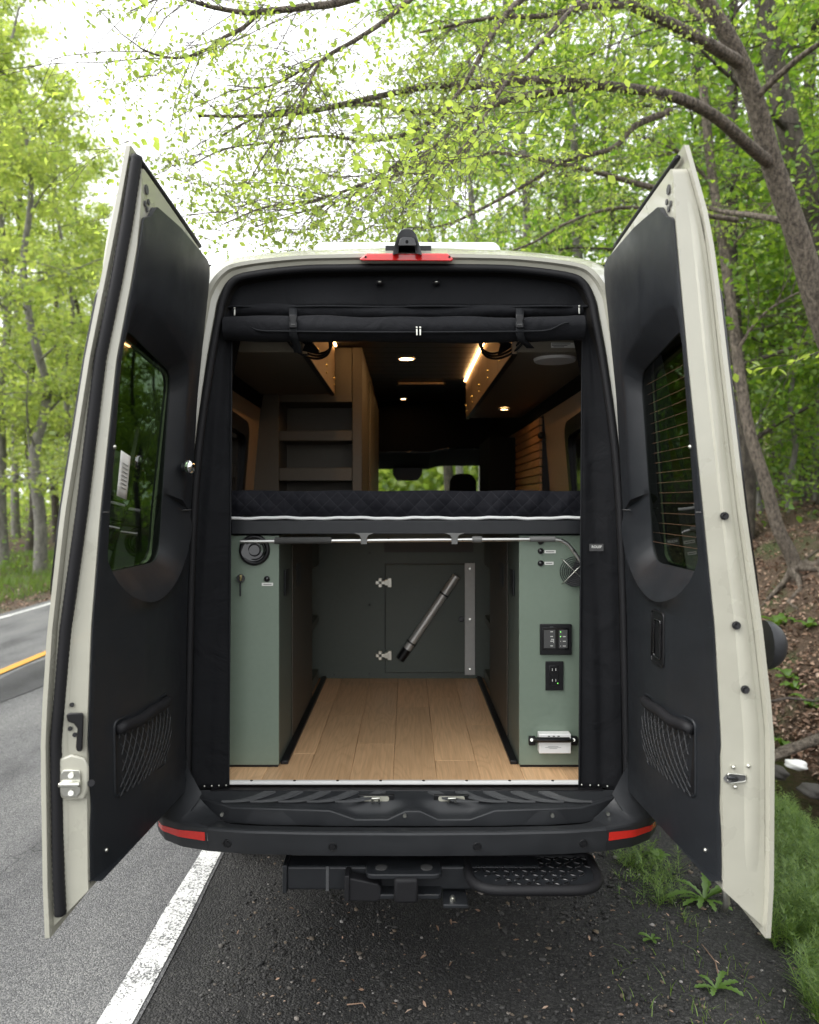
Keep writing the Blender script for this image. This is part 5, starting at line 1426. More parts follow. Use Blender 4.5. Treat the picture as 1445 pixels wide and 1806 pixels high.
class Tree:
    def __init__(s, seed):
        s.rng = random.Random(seed); s.mb = MB(); s.leaf = []; s.npr = np.random.default_rng(seed)
    def limb(s, pts, r0, r1, n=6):
        m = len(pts) - 1
        s.mb.tube(pts, [lerp(r0, r1, (i / m) ** .8) for i in range(m + 1)], n, caps=False)
    def smooth(s, pts, k=3):
        out = []
        for i in range(len(pts) - 1):
            p = [pts[max(i - 1, 0)], pts[i], pts[i + 1], pts[min(i + 2, len(pts) - 1)]]
            for j in range(k):
                t = j / k
                out.append(0.5 * ((2 * p[1]) + (p[2] - p[0]) * t + (2 * p[0] - 5 * p[1] + 4 * p[2] - p[3]) * t * t + (3 * p[1] - p[0] - 3 * p[2] + p[3]) * t ** 3))
        out.append(pts[-1]); return out
    def wander(s, p, d, L, n=5, wob=.18, sag=0.0):
        pts = [p.copy()]; d = d.normalized()
        for i in range(n):
            d = (d + Vector((s.rng.gauss(0, wob), s.rng.gauss(0, wob), s.rng.gauss(0, wob * .7) - sag))).normalized()
            q = pts[-1] + d * (L / n)
            if getattr(s, 'clear', False) and abs(q.x) < 1.15 and 1.7 < q.y < 8.8 and q.z < 3.02:
                q.z = 3.02 + s.rng.uniform(0, .1); d.z = abs(d.z)
            pts.append(q)
        return pts
    def spray(s, p, d, L, r, leaves, depth=1, spread=.12, sag=.02, nsub=5):
        """a twig system: side twigs left and right of a branch, leaves along them"""
        pts = s.wander(p, d, L, 5, .14, sag); s.limb(pts, r, r * .25, 5 if depth > 1 else 3)
        if depth > 0:
            for k in range(nsub):
                t = s.rng.uniform(.15, 1); i = min(int(t * 5), 4); q = pts[i].lerp(pts[i + 1], t * 5 - i)
                ax = (pts[i + 1] - pts[i]).normalized()
                side = ax.cross(Vector((0, 0, 1)))
                side = side.normalized() if side.length > .1 else Vector((1, 0, 0))
                dd = ax * s.rng.uniform(.5, 1.1) + side * s.rng.choice((-1, 1)) * s.rng.uniform(.5, 1) + Vector((0, 0, s.rng.gauss(0.02, .22)))
                s.spray(q, dd, L * s.rng.uniform(.35, .6), r * .5, leaves / nsub, depth - 1, spread, sag, max(3, nsub - 1))
        else:
            k = max(1, int(round(leaves)))
            for _ in range(k):
                t = s.rng.random() ** .7 * 5; i = min(int(t), 4); q = pts[i].lerp(pts[i + 1], t - i)
                s.leaf.append((q.x + s.rng.gauss(0, spread), q.y + s.rng.gauss(0, spread), q.z + s.rng.gauss(0, spread * .7)))
    def finish(s, name, base, label, bark, leafmat, lsize, group=None, cat="tree", width=.58, droop=.5, seed=1, nb=.35, keep_near=0):
        root = empty(name, base, label, cat, group)
        s.mb.build("trunk", bark, root, smooth=True)
        if s.leaf:
            P = np.array(s.leaf)
            P = P[~((np.abs(P[:, 0]) < 1.1) & (P[:, 1] > 1.75) & (P[:, 1] < 8.8) & (P[:, 2] < 2.93))]
            L = lsize * np.clip(s.npr.normal(.92, .27, len(P)), .35, 1.6)
            if keep_near:
                d = np.linalg.norm((P - np.array([0, 0, CAMZ])), axis=1) / L
                inview = (P[:, 1] > .8) & (np.abs(P[:, 0] / P[:, 1]) < .56) & (P[:, 2] > CAMZ) & ((P[:, 2] - CAMZ) / P[:, 1] < .68)
                order = np.argsort(np.where(inview, d, 1e9))[:keep_near]
                own = np.zeros(len(P), bool); own[order] = True
                base_v, base_f = leaf_quads(np.zeros((1, 3)), np.ones(1), nrm_bias=1.0, droop=0, width=width, seed=4)
                me = bpy.data.meshes.new("leaf"); me.from_pydata(base_v.tolist(), [], base_f.tolist()); me.materials.append(leafmat)
                for i in order:
                    o_ = bpy.data.objects.new("leaf", me); COL.objects.link(o_); o_.parent = root
                    o_.location = Vector(P[i]) - root.location; o_.scale = (L[i],) * 3
                    o_.rotation_euler = (s.rng.uniform(-.9, .9), s.rng.uniform(.1, 1.3), s.rng.uniform(0, 6.28))
                P, L = P[~own], L[~own]
            v, f = leaf_quads(P, L, nrm_bias=nb, droop=droop, width=width, seed=seed)
            np_mesh("crown", v, f, leafmat, root, kind="stuff")
        return root

def forest_tree(seed, base, H, r0, lean, crown0, spread, nleaf, nlimb=16, up=.5):
    """upright woodland tree: wavering trunk, arched limbs with flat leaf sprays"""
    t = Tree(seed); rg = t.rng; base = Vector(base)
    pts = []
    for i in range(10):
        k = i / 9
        pts.append(base + Vector((lean[0] * k ** 1.4 * H + rg.gauss(0, .05 + .12 * k), lean[1] * k * H + rg.gauss(0, .05 + .12 * k), -.25 + (H + .25) * k)))
    sm = t.smooth(pts); t.limb(sm, r0 * 1.25, r0 * .18, 9)
    for i in range(nlimb):
        k = crown0 + (1 - crown0) * ((i + rg.random()) / nlimb)
        j = min(int(k * (len(sm) - 1)), len(sm) - 2); p = sm[j].lerp(sm[j + 1], k * (len(sm) - 1) - j)
        az = i * 2.39996 + rg.uniform(-.4, .4)
        L = spread * (1.0 - .55 * max(0, (k - .45) / .55)) * rg.uniform(.65, 1.15)
        d = Vector((math.cos(az), math.sin(az), up * rg.uniform(.4, 1.5)))
        r = r0 * lerp(.34, .12, k)
        lp = t.wander(p, d, L, 6, .13, .05); t.limb(lp, r, r * .2, 5)
        ns = 7
        for q in range(ns):
            tt = rg.uniform(.12, 1.0) * 6; ii = min(int(tt), 5); pp = lp[ii].lerp(lp[ii + 1], tt - ii)
            a2 = rg.uniform(0, 6.28)
            dd = (lp[ii + 1] - lp[ii]).normalized() * .7 + Vector((math.cos(a2), math.sin(a2), rg.uniform(-.25, .45)))
            t.spray(pp, dd, L * rg.uniform(.22, .42), r * .28, nleaf / (nlimb * ns), 1, spread=.17, sag=.015, nsub=4)
    return t

ORD = ["first", "second", "third", "fourth", "fifth", "sixth", "seventh", "eighth", "ninth", "tenth", "eleventh", "twelfth", "thirteenth", "fourteenth", "fifteenth", "sixteenth", "seventeenth", "eighteenth", "nineteenth", "twentieth"]

# woods across the road
left = [(-.60 * 17.5, 17.5, 15, .16, -.01), (-.50 * 19.5, 19.5, 15, .2, -.03), (-.55 * 21, 21, 16, .22, -.01), (-.455 * 23, 23, 14, .15, -.03), (-.63 * 23, 23, 17, .2, -.01), (-.51 * 25, 25, 17, .22, -.02), (-.44 * 27, 27, 15, .16, -.03),
        (-.57 * 28, 28, 18, .22, -.01), (-.475 * 30, 30, 17, .2, -.02), (-.41 * 32, 32, 14, .18, -.03), (-.53 * 33, 33, 19, .22, -.02), (-.45 * 36, 36, 17, .22, -.02), (-.60 * 37, 37, 20, .24, -.01), (-.40 * 40, 40, 15, .2, -.02), (-.50 * 41, 41, 20, .24, -.01),
        (-.365 * 27, 27, 12.5, .14, -.01), (-.335 * 34, 34, 13, .15, -.01), (-.305 * 38, 38, 12, .15, -.01)]
left.sort(key=lambda a: a[0] / a[1])
for i, (x, y, H, r, ln) in enumerate(left):
    t = forest_tree(100 + i, (x, y, gz(x, y)), H, r * .75, (ln, 0), .14, 2.5 + .4 * (i % 3), 8600, 19, .8)
    t.finish("roadside_tree", (x, y, gz(x, y)), f"{ORD[i]} spring-green tree from the photo's left edge, woods across the road", M['bark_dark'] if i % 3 == 0 else M['bark_grey'], M['leaf_hazed'], .14, "trees across the road", seed=200 + i)

# woods on the stream bank and beyond the van
right = [(2.3, 13.6, 13, .13, -.03, 1), (3.35, 14.2, 14, .15, -.02, 1), (5.9, 14.5, 14, .17, .0, 0), (4.9, 10.8, 13, .13, -.03, 0), (6.6, 11.6, 13, .14, .02, 0), (8.1, 14.8, 15, .20, .0, 0), (7.2, 17.5, 15, .16, -.01, 1),
         (4.2, 18.5, 15, .18, -.03, 0), (2.2, 20.0, 15, .18, -.05, 1), (9.8, 19.5, 16, .2, 0, 0), (6.0, 21.5, 16, .18, -.02, 0), (3.6, 24.5, 16, .18, -.04, 1), (8.4, 24.5, 17, .2, 0, 1), (12.5, 24.0, 17, .24, 0, 0), (1.6, 28.0, 16, .2, -.05, 0),
         (5.6, 29.0, 17, .2, -.02, 0), (10.6, 30.0, 18, .22, 0, 1), (15.5, 31.0, 18, .25, 0, 0), (2.6, 35.0, 17, .2, -.05, 1), (7.4, 36.0, 18, .22, 0, 0)]
right.sort(key=lambda a: a[0] / a[1])
for i, (x, y, H, r, ln, gk) in enumerate(right):
    t = forest_tree(300 + i, (x, y, gz(x, y)), H, r, (ln, 0), .12 if x > 4 else .24, 3.2 + .6 * (i % 3), 7600, 18, .45)
    t.finish("woodland_tree", (x, y, gz(x, y)), f"{ORD[i]} of the upright woodland trees beyond the van, counted from its roof outwards", M['bark_grey'] if gk else M['bark_dark'], M['leaf_mid'], .125, "upright trees beyond the van", seed=400 + i)

# saplings on the bank fill the view under the taller crowns
sap = [(1300, 11.0, 6), (1345, 12.4, 7), (1398, 11.4, 5.5), (1440, 12.8, 7), (1325, 15.0, 8), (1385, 16.0, 8), (1450, 15.2, 8), (1275, 13.6, 7), (1500, 11.0, 6)]
sap.sort(key=lambda a: a[0])
for i, (px, d, H) in enumerate(sap):
    X = (px - VX) * d / FPX
    t = forest_tree(600 + i, (X, d, gz(X, d)), H, .045, (.01 * (i % 3 - 1), 0), .10, 1.9, 4200, 15, .35)
    t.finish("sapling", (X, d, gz(X, d)), f"{ORD[i]} slim leafy sapling on the bank, counted from the open door outwards", M['bark_grey'], M['leaf_mid'], .095, "saplings on the bank", seed=640 + i)

# far woods reading as one mass: low foliage and stems behind everything
n = 60000
fx = rng.uniform(-75, 75, n); fy = rng.uniform(46, 75, n); fz_ = rng.random(n) ** 1.2 * 15
k = ~((fx / fy > -.36) & (fx / fy < -.08) & (fz_ > 7)); fx, fy, fz_ = fx[k], fy[k], fz_[k]
m2 = 22000; fx = np.concatenate([fx, rng.uniform(-12, 16, m2)]); fy = np.concatenate([fy, rng.uniform(44, 58, m2)]); fz_ = np.concatenate([fz_, rng.random(m2) * 6])
v, f = leaf_quads(np.stack([fx, fy, ground_z(fx, fy) + fz_], 1), rng.uniform(.35, .8, len(fx)), nrm_bias=.3, droop=.3, seed=77)
o = np_mesh("distant_woods", v, f, M['leaf_hazed'], kind="stuff"); o["label"] = "green mass of distant woods behind the trunks, haze put into its leaf colour"
n = 15000
ux = np.concatenate([rng.uniform(4.2, 24, n), rng.uniform(-30, -9.2, n)]); uy = np.concatenate([rng.uniform(9.5, 40, n), rng.uniform(15, 45, n)])
uz = rng.random(2 * n) ** 2.0 * np.where(ux > 0, 3.2, 2.4)
k = vnoise(ux, uy, 2.2, 21) > .45; ux, uy, uz = ux[k], uy[k], uz[k]
k = ~((ux > 0) & (ux < 7) & (uy < 13)); ux, uy, uz = ux[k], uy[k], uz[k]
v, f = leaf_quads(np.stack([ux, uy, ground_z(ux, uy) + uz + .1], 1), rng.uniform(.07, .17, len(ux)), nrm_bias=.8, droop=.2, seed=78)
o = np_mesh("undergrowth", v, f, M['leaf_mid'], kind="stuff"); o["label"] = "leafy green undergrowth on the woodland floor"

# the big leaning tree over the van: traced limbs, grown twigs
bt = Tree(900); bt.clear = True
def trace(pts): return bt.smooth([W(*p) for p in pts], 4)
base_pt = Vector((5.15, 7.7, gz(5.15, 7.7)))
trunk = bt.smooth([base_pt + Vector((.05, 0, -.3)), base_pt + Vector((0, 0, .35)), W(1520, 745, 7.35), W(1450, 560, 7.1), W(1408, 420, 6.95), W(1362, 290, 6.8), W(1335, 190, 6.65), W(1300, 95, 6.5), W(1238, -10, 6.3), W(1150, -150, 6.0), W(1050, -330, 5.7)], 4)
bt.limb(trunk, .165, .045, 14)
limbs = [
    ([(1362, 292, 6.82), (1318, 255, 6.45), (1262, 206, 6.1), (1205, 176, 5.85), (1140, 160, 5.6), (1050, 150, 5.35), (1010, 141, 5.2), (920, 142, 5.0), (840, 152, 4.85), (760, 152, 4.7), (640, 176, 4.5), (540, 198, 4.35), (440, 205, 4.2), (350, 204, 4.1)], .085, .008),
    ([(1040, 150, 5.3), (985, 160, 5.35), (915, 172, 5.3), (850, 190, 5.2), (790, 196, 5.1), (740, 198, 5.0), (650, 184, 4.9), (560, 192, 4.8), (470, 200, 4.7), (390, 240, 4.6)], .055, .006),
    ([(1306, 112, 6.52), (1250, 78, 6.2), (1180, 40, 5.9), (1110, 8, 5.6), (1040, -25, 5.4), (930, -80, 5.1), (800, -130, 4.8)], .085, .02),
    ([(1110, 8, 5.6), (1030, 12, 5.2), (960, 28, 5.0), (880, 30, 4.8), (800, 44, 4.6), (730, 60, 4.5)], .03, .006),
    ([(1200, -40, 5.6), (1060, -20, 4.6), (1020, 5, 4.2), (962, 68, 3.9), (908, 125, 3.75), (868, 185, 3.6), (820, 258, 3.5), (770, 305, 3.4), (725, 330, 3.35)], .022, .003),
    ([(1080, -90, 5.0), (930, -8, 4.4), (872, 56, 4.2), (832, 128, 4.1), (778, 208, 3.95), (722, 270, 3.85), (660, 315, 3.75), (560, 352, 3.7), (470, 365, 3.6), (395, 395, 3.55)], .024, .003),
    ([(860, -100, 4.6), (728, -5, 4.2), (680, 36, 4.1), (625, 72, 4.0), (568, 106, 3.95), (545, 150, 3.85), (512, 215, 3.8), (470, 268, 3.75), (437, 325, 3.7)], .020, .003),
    ([(568, 106, 3.95), (530, 125, 3.95), (500, 142, 3.9), (460, 155, 3.9), (400, 150, 3.9)], .009, .003),
    ([(780, -70, 4.8), (620, -2, 4.4), (540, 12, 4.25), (470, 20, 4.2), (430, 22, 4.15), (365, 10, 4.1), (320, -6, 4.05)], .030, .010),
    ([(455, 24, 4.2), (430, 48, 4.1), (395, 66, 4.0), (360, 90, 3.95), (318, 102, 3.9), (280, 98, 3.85), (246, 84, 3.8)], .014, .004),
    ([(1182, 196, 5.7), (1120, 222, 5.6), (1080, 262, 5.5), (1000, 282, 5.4), (940, 318, 5.3), (880, 352, 5.2), (800, 392, 5.1), (740, 402, 5.0), (650, 398, 4.9)], .030, .004),
    ([(1300, 388, 7.2), (1245, 380, 7.2), (1180, 372, 7.2), (1120, 366, 7.2), (1060, 372, 7.1), (990, 398, 7.0), (940, 428, 6.9), (880, 450, 6.9)], .045, .008),
    ([(1180, 338, 7.6), (1110, 320, 7.5), (1040, 300, 7.4), (960, 282, 7.2), (900, 272, 7.1), (862, 270, 7.0), (800, 288, 6.9), (730, 290, 6.8), (640, 310, 6.6), (560, 310, 6.4)], .050, .006),
    ([(1395, 392, 7.0), (1330, 380, 7.4), (1270, 372, 7.8), (1200, 352, 8.2)], .05, .02),
    ([(1330, 175, 6.6), (1400, 110, 6.3), (1470, 60, 6.0)], .05, .02),
    ([(1270, 45, 6.4), (1230, 25, 6.6), (1190, -10, 6.8), (1150, -60, 7.0)], .045, .02),
    ([(700, -40, 5.2), (560, -20, 4.9), (430, -40, 4.7), (300, -10, 4.5), (230, 20, 4.4)], .02, .004),
    ([(790, 196, 5.1), (720, 235, 4.9), (650, 248, 4.8), (570, 240, 4.7), (490, 250, 4.6), (400, 262, 4.5), (340, 290, 4.4)], .018, .004),
    ([(850, 190, 5.2), (760, 262, 4.6), (700, 310, 4.4), (620, 345, 4.3), (540, 372, 4.2), (450, 400, 4.1)], .014, .003),
]
for li, (pts, r0, r1) in enumerate(limbs):
    lp = trace(pts); bt.limb(lp, r0 * (.68 if r0 > .04 else .95), r1, 8)
    n_ = len(lp); span = sum((lp[i + 1] - lp[i]).length for i in range(n_ - 1))
    for q in range(int(span * 7.0) + 4):
        tt = bt.rng.uniform(.12, .985) * (n_ - 1); i = int(tt); p = lp[i].lerp(lp[i + 1], tt - i)
        ax = (lp[i + 1] - lp[i]).normalized(); side = ax.cross(Vector((0, 0, 1))).normalized()
        d = ax * bt.rng.uniform(.5, 1.2) + side * bt.rng.choice((-1, 1)) * bt.rng.uniform(.3, 1.1) + Vector((0, 0, bt.rng.gauss(-.05, .25)))
        ppx = VX + FPX * p.x / p.y; ppy = VY - FPX * (p.z - CAMZ) / p.y
        if ppx < 520 and bt.rng.random() < (.72 if ppy > 235 else .40): continue
        bt.spray(p, d, bt.rng.uniform(.45, 1.15), .004, 54, 1, spread=.028, sag=.05, nsub=6)
big = bt.finish("leaning_tree", base_pt, "big leaning tree with rough pale bark arching its limbs over the van", M['bark_pale'], M['leaf_near'], .032, width=.60, droop=1.2, seed=901, nb=.1, keep_near=300)

# second canopy layer: the tall neighbour whose crown fills the gaps above the roof
def traced_tree(seed, name, label, trunk_pts, r0, r1, bark, limbs_, leaves, lsize, group=None, n=10, lm='leaf_mid', sp=.10):
    t = Tree(seed); tp = t.smooth(trunk_pts, 4); t.limb(tp, r0, r1, n)
    for pts, a, b_ in limbs_:
        lp = t.smooth([W(*p) for p in pts], 3); t.limb(lp, a, b_, 6)
        m_ = len(lp)
        for q in range(leaves[0]):
            tt = t.rng.uniform(.1, .98) * (m_ - 1); i = int(tt); p = lp[i].lerp(lp[i + 1], tt - i)
            d = (lp[i + 1] - lp[i]).normalized() * .6 + Vector((t.rng.gauss(0, .8), t.rng.gauss(0, .8), t.rng.gauss(0, .3)))
            t.spray(p, d, t.rng.uniform(.6, 1.5), .008, leaves[1], 1, spread=sp, sag=.03, nsub=4)
    return t.finish(name, trunk_pts[0] + Vector((0, 0, .2)), label, bark, M[lm], lsize, group, seed=seed + 1)
def gpt(px, d, dz=-.2):
    X = (px - VX) * d / FPX; return Vector((X, d, gz(X, d) + dz))
traced_tree(910, "straight_tree", "dark straight trunk just behind the big leaning tree", [gpt(1560, 9.0), W(1490, 640, 9), W(1440, 400, 9), W(1395, 240, 9), W(1365, 110, 9), W(1345, -30, 9), W(1330, -250, 9)], .19, .10, M['bark_dark'],
    [([(1390, 230, 9), (1340, 180, 8.5), (1270, 120, 8.2), (1210, 60, 8)], .05, .01), ([(1440, 400, 9), (1500, 330, 8.5), (1560, 250, 8)], .05, .01), ([(1365, 110, 9), (1420, 60, 9), (1480, 20, 9)], .05, .01), ([(1400, 260, 9), (1350, 300, 9.5), (1290, 310, 10)], .04, .01)], (26, 26), .085)
traced_tree(920, "crooked_tree", "thin crooked trunk with bare roots on the stream bank, leaning behind the open door",
    [gpt(1408, 8.6, -.05), W(1398, 985, 8.6), W(1372, 930, 8.6), W(1350, 850, 8.6), W(1322, 760, 8.65), W(1305, 660, 8.7), W(1290, 540, 8.8), W(1275, 430, 8.9), W(1255, 300, 9), W(1240, 150, 9)], .085, .05, M['bark_pale'],
    [([(1300, 620, 8.7), (1340, 560, 8.6), (1400, 520, 8.5), (1450, 500, 8.4)], .025, .006), ([(1280, 450, 8.9), (1320, 400, 8.7), (1380, 340, 8.5)], .025, .006), ([(1260, 330, 9), (1200, 270, 9), (1130, 240, 9)], .025, .006)], (20, 22), .08)
cr = [o_ for o_ in bpy.data.objects if o_.name == "crooked_tree"][0]
for i, (dx, dy) in enumerate(((.55, -.5), (.75, .1), (.45, .5), (-.35, -.55), (.1, -.8), (-.5, .2))):
    pts = []
    b0 = gpt(1408, 8.6, 0)
    for k_ in range(7):
        t_ = k_ / 6; x, y = b0.x + dx * t_ + .05 * math.sin(k_ * 1.9 + i), b0.y + dy * t_ + .05 * math.cos(k_ * 2.3 + i)
        pts.append(Vector((x, y, lerp(b0.z + .16, gz(x, y) + .012, min(1, t_ * 2.2)))))
    MB().tube(pts, [lerp(.045, .010, k_ / 6) for k_ in range(7)], 7).build("root", M['bark_pale'], cr, smooth=True)
# twig of big leaves hanging in at the right edge
hs_ = Tree(940); lp = hs_.smooth([W(1500, 610, 5.2), W(1440, 622, 5.1), W(1400, 640, 5.05), W(1350, 650, 5.0), W(1312, 652, 5.0)], 3); hs_.limb(lp, .006, .002, 5)
for q in lp:
    for _ in range(2): hs_.leaf.append((q.x + hs_.rng.gauss(0, .02), q.y + hs_.rng.gauss(0, .03), q.z + hs_.rng.gauss(0, .02)))
sp_ = hs_.mb.build("hanging_spray", M['twig'], smooth=True)
tag(sp_, "leafy twig reaching in from the side, level with the right door window", "twig")
v, f = leaf_quads(np.array(hs_.leaf), np.full(len(hs_.leaf), .075), nrm_bias=.4, droop=.8, width=.6, seed=941)
for k_ in range(len(v) // 6):
    me = bpy.data.meshes.new("leaf"); me.from_pydata(v[6 * k_:6 * k_ + 6].tolist(), [], [(0, 1, 2, 3), (0, 3, 4, 5)]); link_mesh(me, "leaf", M['leaf_near'], sp_)

# ------------------------------------------------------------------ ground plants, branch, rocks
def blades(P, H, W_, seed, lean=.35):
    r = np.random.default_rng(seed); n = len(P)
    a = r.uniform(0, 6.28, n); s = np.stack([np.cos(a), np.sin(a), np.zeros(n)], 1) * W_[:, None] * .5
    ln = np.stack([r.normal(0, lean, n), r.normal(0, lean, n), np.ones(n)], 1) * H[:, None]
    mid = P + ln * .5 * np.array([.6, .6, 1.1]); tip = P + ln
    v = np.stack([P - s, P + s, mid + s * .7, mid - s * .7, tip], 1).reshape(-1, 3); k = 5 * np.arange(n)[:, None]
    q = np.concatenate([k + np.array([[0, 1, 2]]), k + np.array([[0, 2, 3]]), k + np.array([[3, 2, 4]])], 0)
    return v, q
M['grass'] = leaf_mat('grass_blade', (0.065, 0.125, 0.015), (0.13, 0.205, 0.028), .4, 1.8)
M['horsetail'] = leaf_mat('horsetail_green', (0.045, 0.105, 0.015), (0.15, 0.235, 0.034), .4, 1.9)
M['weed'] = leaf_mat('weed_leaf', (0.06, 0.13, 0.02), (0.11, 0.20, 0.03), .4, 1.6)
n = 26000; x = rng.uniform(-12.5, -7.75, n); y = 10 + 26 * rng.random(n)
v, f = blades(np.stack([x, y, ground_z(x, y) - .01], 1), rng.uniform(.08, .28, n), rng.uniform(.008, .02, n), 50)
o = np_mesh("verge_grass", v, f, M['grass'], kind="stuff"); o["label"] = "bright green grass verge across the road"
# horsetails on the verge by the stream
hp, hh, hw = [], [], []; hr = random.Random(9)
def horsetail(x, y, h):
    z0 = (gz(x, y) if x > 1.6 else -.05) ; a0 = hr.gauss(0, .18); b0 = hr.gauss(0, .18)
    for k_ in range(int(h / .016)):
        t = (k_ + 1) / (h / .016); c = Vector((x + a0 * h * t, y + b0 * h * t, z0 + h * t))
        for j in range(5):
            a = hr.uniform(0, 6.28); L = .068 * (1.05 - .75 * t) * hr.uniform(.6, 1.2) + .01
            d = Vector((math.cos(a), math.sin(a), .45)) * L
            s_ = Vector((-math.sin(a), math.cos(a), 0)) * .0016
            HV.extend([c - s_, c + s_, c + d])
    c = Vector((x, y, z0)); e = Vector((x + a0 * h, y + b0 * h, z0 + h)); s_ = Vector((.0018, 0, 0)); HV.extend([c - s_, c + s_, e])
HV = []
for _ in range(1050):
    y = 2.2 + 3.0 * hr.random() ** 1.1; e = table(y, [(2.2, 1.38), (3.0, 1.50), (3.7, 1.80), (4.4, 2.15), (5.2, 2.3)])
    x = e + abs(hr.gauss(0, .32)) - .04
    nv = float(vnoise(x, y, .28, 31))
    if x < 2.55 and nv > .34: horsetail(x, y, hr.uniform(.05, .16) + .22 * max(0, nv - .4))
for _ in range(70): horsetail(hr.gauss(1.13, .09), hr.gauss(3.45, .16), hr.uniform(.05, .13))
V_ = np.array([tuple(p) for p in HV], dtype=np.float32); F_ = np.arange(len(V_)).reshape(-1, 3)
o = np_mesh("horsetail_patch", V_, F_, M['horsetail'], kind="stuff"); o["label"] = "feathery green horsetail patch beside the stream-side door"
n = 1500; x = rng.uniform(.75, 2.4, n); y = rng.uniform(2.3, 5.2, n)
k = vnoise(x, y, .3, 41) > .56; x, y = x[k], y[k]
zz = np.where(x > 1.6, ground_z(x, y), -.004 - .07 * np.clip(x - .9, 0, None))
v, f = blades(np.stack([x, y, zz], 1), rng.uniform(.015, .06, len(x)), rng.uniform(.002, .005, len(x)), 53, .6)
o = np_mesh("short_grass", v, f, M['grass'], kind="stuff"); o["label"] = "short sparse grass sprouting from the gravel"

def rosette(name, x, y, z, n_, L, label, seed, w=.2, up=.55, lobes=True):
    rd = random.Random(seed); root = empty(name, (x, y, z), label, "plant")
    for i in range(n_):
        a = 6.283 * i / n_ + rd.uniform(-.3, .3); l = L * rd.uniform(.65, 1.15); el = up * rd.uniform(.5, 1.5)
        d = Vector((math.cos(a), math.sin(a), 0)); s_ = Vector((-math.sin(a), math.cos(a), 0))
        mid, lf, rt = [], [], []
        for k_ in range(11):
            t = k_ / 10; c = Vector((x, y, z)) + d * l * t + Vector((0, 0, l * (el * t - .75 * el * t * t) + .004))
            ww = l * w * (t ** .6) * (1 - t) ** .35 * 1.1 * ((.55 + .45 * (k_ % 2)) if lobes else 1) + .001
            mid.append(c); lf.append(c + s_ * ww + Vector((0, 0, ww * .3))); rt.append(c - s_ * ww + Vector((0, 0, ww * .3)))
        mb = MB(); mb.loft([lf, mid, rt], closed=False, cap0=False, cap1=False); mb.build("leaf", M['weed'], root, smooth=True)
    return root
pz = lambda X: -.004 - .07 * max(0, X - .9)
def on_ground(px, py, z=-.03): d = (CAMZ - z) * FPX / (py - VY); return (px - VX) * d / FPX, d
x, y = on_ground(1243, 1588, -.03); rosette("dandelion", x, y, pz(x), 13, .17, "large dandelion rosette on gravel below the open stream-side door", 1, .17, .9)
x, y = on_ground(1263, 1752, -.03); rosette("dandelion", x, y, pz(x), 6, .085, "small dandelion seedling alone in the gravel near the camera", 2, .24, .7)
x, y = on_ground(1160, 1515, -.03); rosette("weed_plant", x, y, pz(x), 9, .07, "low broad-leaved weed beside the bumper's reflector end", 3, .3, .8, False)
x, y = on_ground(1150, 1668, -.03); rosette("weed_plant", x, y, pz(x), 5, .05, "tiny weed sprouting in bare gravel behind the hitch step", 4, .3, .6, False)
for i, (px, py, d) in enumerate(((1385, 1440, 4.7), (1425, 1450, 4.6), (1402, 1428, 4.9), (1440, 1470, 4.4), (1372, 1425, 4.8))):
    X = (px - VX) * d / FPX
    rosette("broadleaf_plant", X, d, gz(X, d) + .02, 9, .13, ("round-leaved plant at the stream edge, next to the door skin", "round-leaved plant at the stream edge, in front of the white rock", "round-leaved plant overhanging the stream water", "round-leaved plant at the photo's right edge above the horsetails", "round-leaved plant half hidden by the door's edge")[i], 20 + i, .36, 1.3, False)
for i, (px, py, d, L) in enumerate(((1372, 1030, 8.0, .22), (1390, 1150, 7.2, .16), (1425, 1120, 7.6, .18), (1400, 1190, 7.0, .13), (1430, 1270, 6.6, .16), (1380, 1268, 6.5, .18))):
    X = (px - VX) * d / FPX
    rosette("bank_plant", X, d, gz(X, d) + .03, 8, L, ("bright leafy sprig below the crooked tree's roots", "leafy sprig in the leaf litter beside the outer door handle", "leafy sprig in leaf litter halfway up the bank", "small sprig in leaf litter above the water", "mossy sprig at the foot of the bank by the fallen branch", "mossy clump at the foot of the bank near the door edge")[i], 40 + i, .34, 1.2, False)
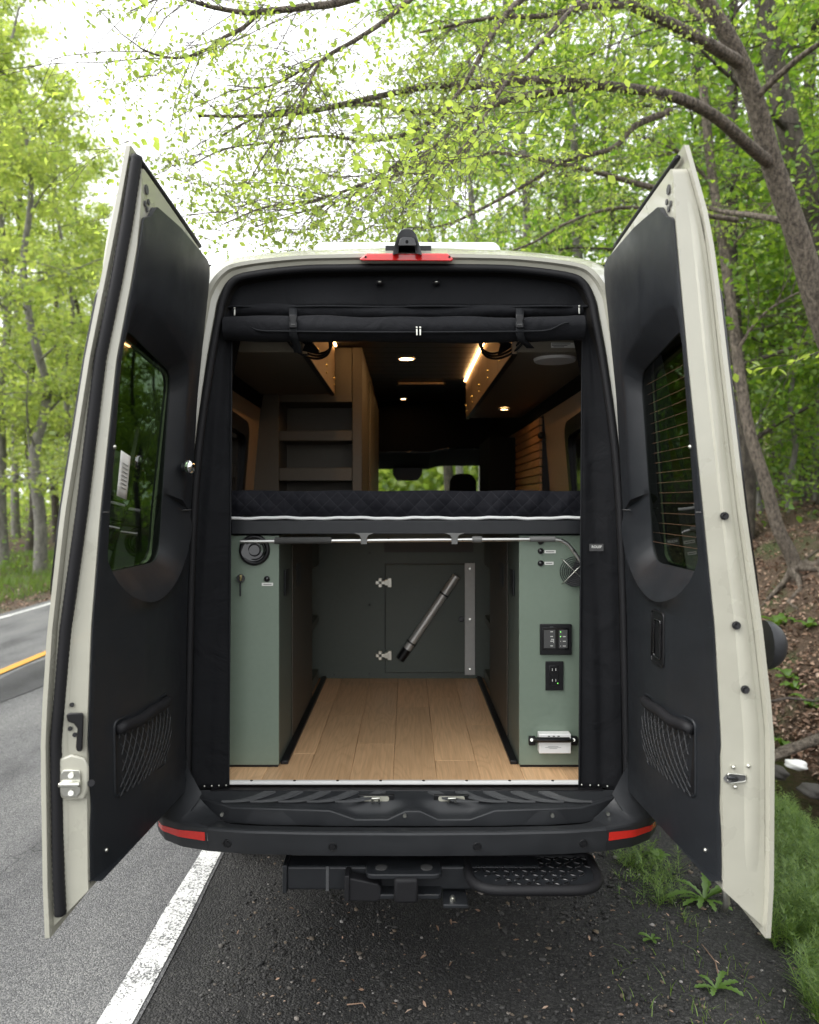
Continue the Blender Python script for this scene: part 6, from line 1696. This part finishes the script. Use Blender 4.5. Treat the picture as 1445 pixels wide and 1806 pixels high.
# fallen branch and rocks
fb = empty("fallen_branch", W(1400, 1322, 5.7), "bare grey fallen branch lying forked across the stream", "branch")
b1 = MB(); b1.tube([W(1335, 1352, 5.6), W(1365, 1337, 5.65), W(1395, 1322, 5.7), W(1420, 1312, 5.75), W(1470, 1294, 5.8), W(1540, 1270, 5.9)], [.022, .026, .036, .040, .044, .046], 10); b1.build("stem", M['bark_pale'], fb, smooth=True)
b2 = MB(); b2.tube([W(1330, 1332, 5.75), W(1362, 1330, 5.75), W(1392, 1318, 5.74), W(1418, 1312, 5.74)], [.020, .024, .028, .03], 10); b2.build("fork", M['bark_pale'], fb, smooth=True)
st_ = empty("fallen_stick", W(1400, 1234, 6.8), "thin dark stick lying on the bank above the stream", "stick")
pts = [W(px, 1234 + 3 * math.sin(px * .08), 6.6) for px in (1340, 1365, 1390, 1415, 1440, 1470)]
for p in pts: p.z = max(p.z, gz(p.x, p.y) + .02)
MB().tube(pts, [.008, .012, .013, .012, .014, .016], 8).build("stick", M['twig'], st_, smooth=True)
def rock(name, c, r, label, mat, seed):
    bm = bmesh.new(); bmesh.ops.create_icosphere(bm, subdivisions=3, radius=1); rd = np.random.default_rng(seed)
    ph = rd.uniform(0, 6, 6)
    for v in bm.verts:
        p = v.co; k_ = 1 + .16 * math.sin(3 * p.x + ph[0]) * math.sin(2.6 * p.y + ph[1]) + .10 * math.sin(6 * p.z + 4 * p.x + ph[2])
        v.co = Vector((p.x * r[0] * k_, p.y * r[1] * k_, p.z * r[2] * k_))
    me = bpy.data.meshes.new(name); bm.to_mesh(me); bm.free()
    me.polygons.foreach_set("use_smooth", [True] * len(me.polygons))
    o_ = link_mesh(me, name, mat); o_.location = c; tag(o_, label, "rock"); return o_
M['rock_white'] = simple('pale_rock', (.62, .62, .60), .8, var=.15, vscale=12, bump=.6, bscale=25, bdist=.01)
M['rock_grey'] = simple('grey_rock', (.04, .037, .032), .8, var=.4, vscale=10, bump=.6, bscale=25, bdist=.01)
rock("rock", W(1404, 1349, 5.55), (.075, .07, .035), "pale white rock in the stream under the fallen branch", M['rock_white'], 1)
rock("rock", W(1372, 1362, 5.5), (.08, .08, .05), "dark wet rock beside the pale one in the stream", M['rock_grey'], 2)
rock("rock", W(1432, 1395, 5.3), (.10, .09, .05), "dark rock in the stream at the photo's right edge", M['rock_grey'], 3)
# dry grass stalks on the gravel
for i, (pp) in enumerate((((1238, 1660), (1262, 1690), (1270, 1725)), ((612, 1775), (640, 1772), (645, 1780)))):
    pts = []
    for px, py in pp:
        X, d = on_ground(px, py, 0.0); pts.append(Vector((X, d, pz(X) + .010)))
    o_ = MB().tube(pts, .0022, 6).build("dry_stalk", M['litter'], smooth=True)
    tag(o_, ("bent straw stalk on gravel between the two dandelions", "short straw piece on gravel in front of the tow bar")[i], "stalk")
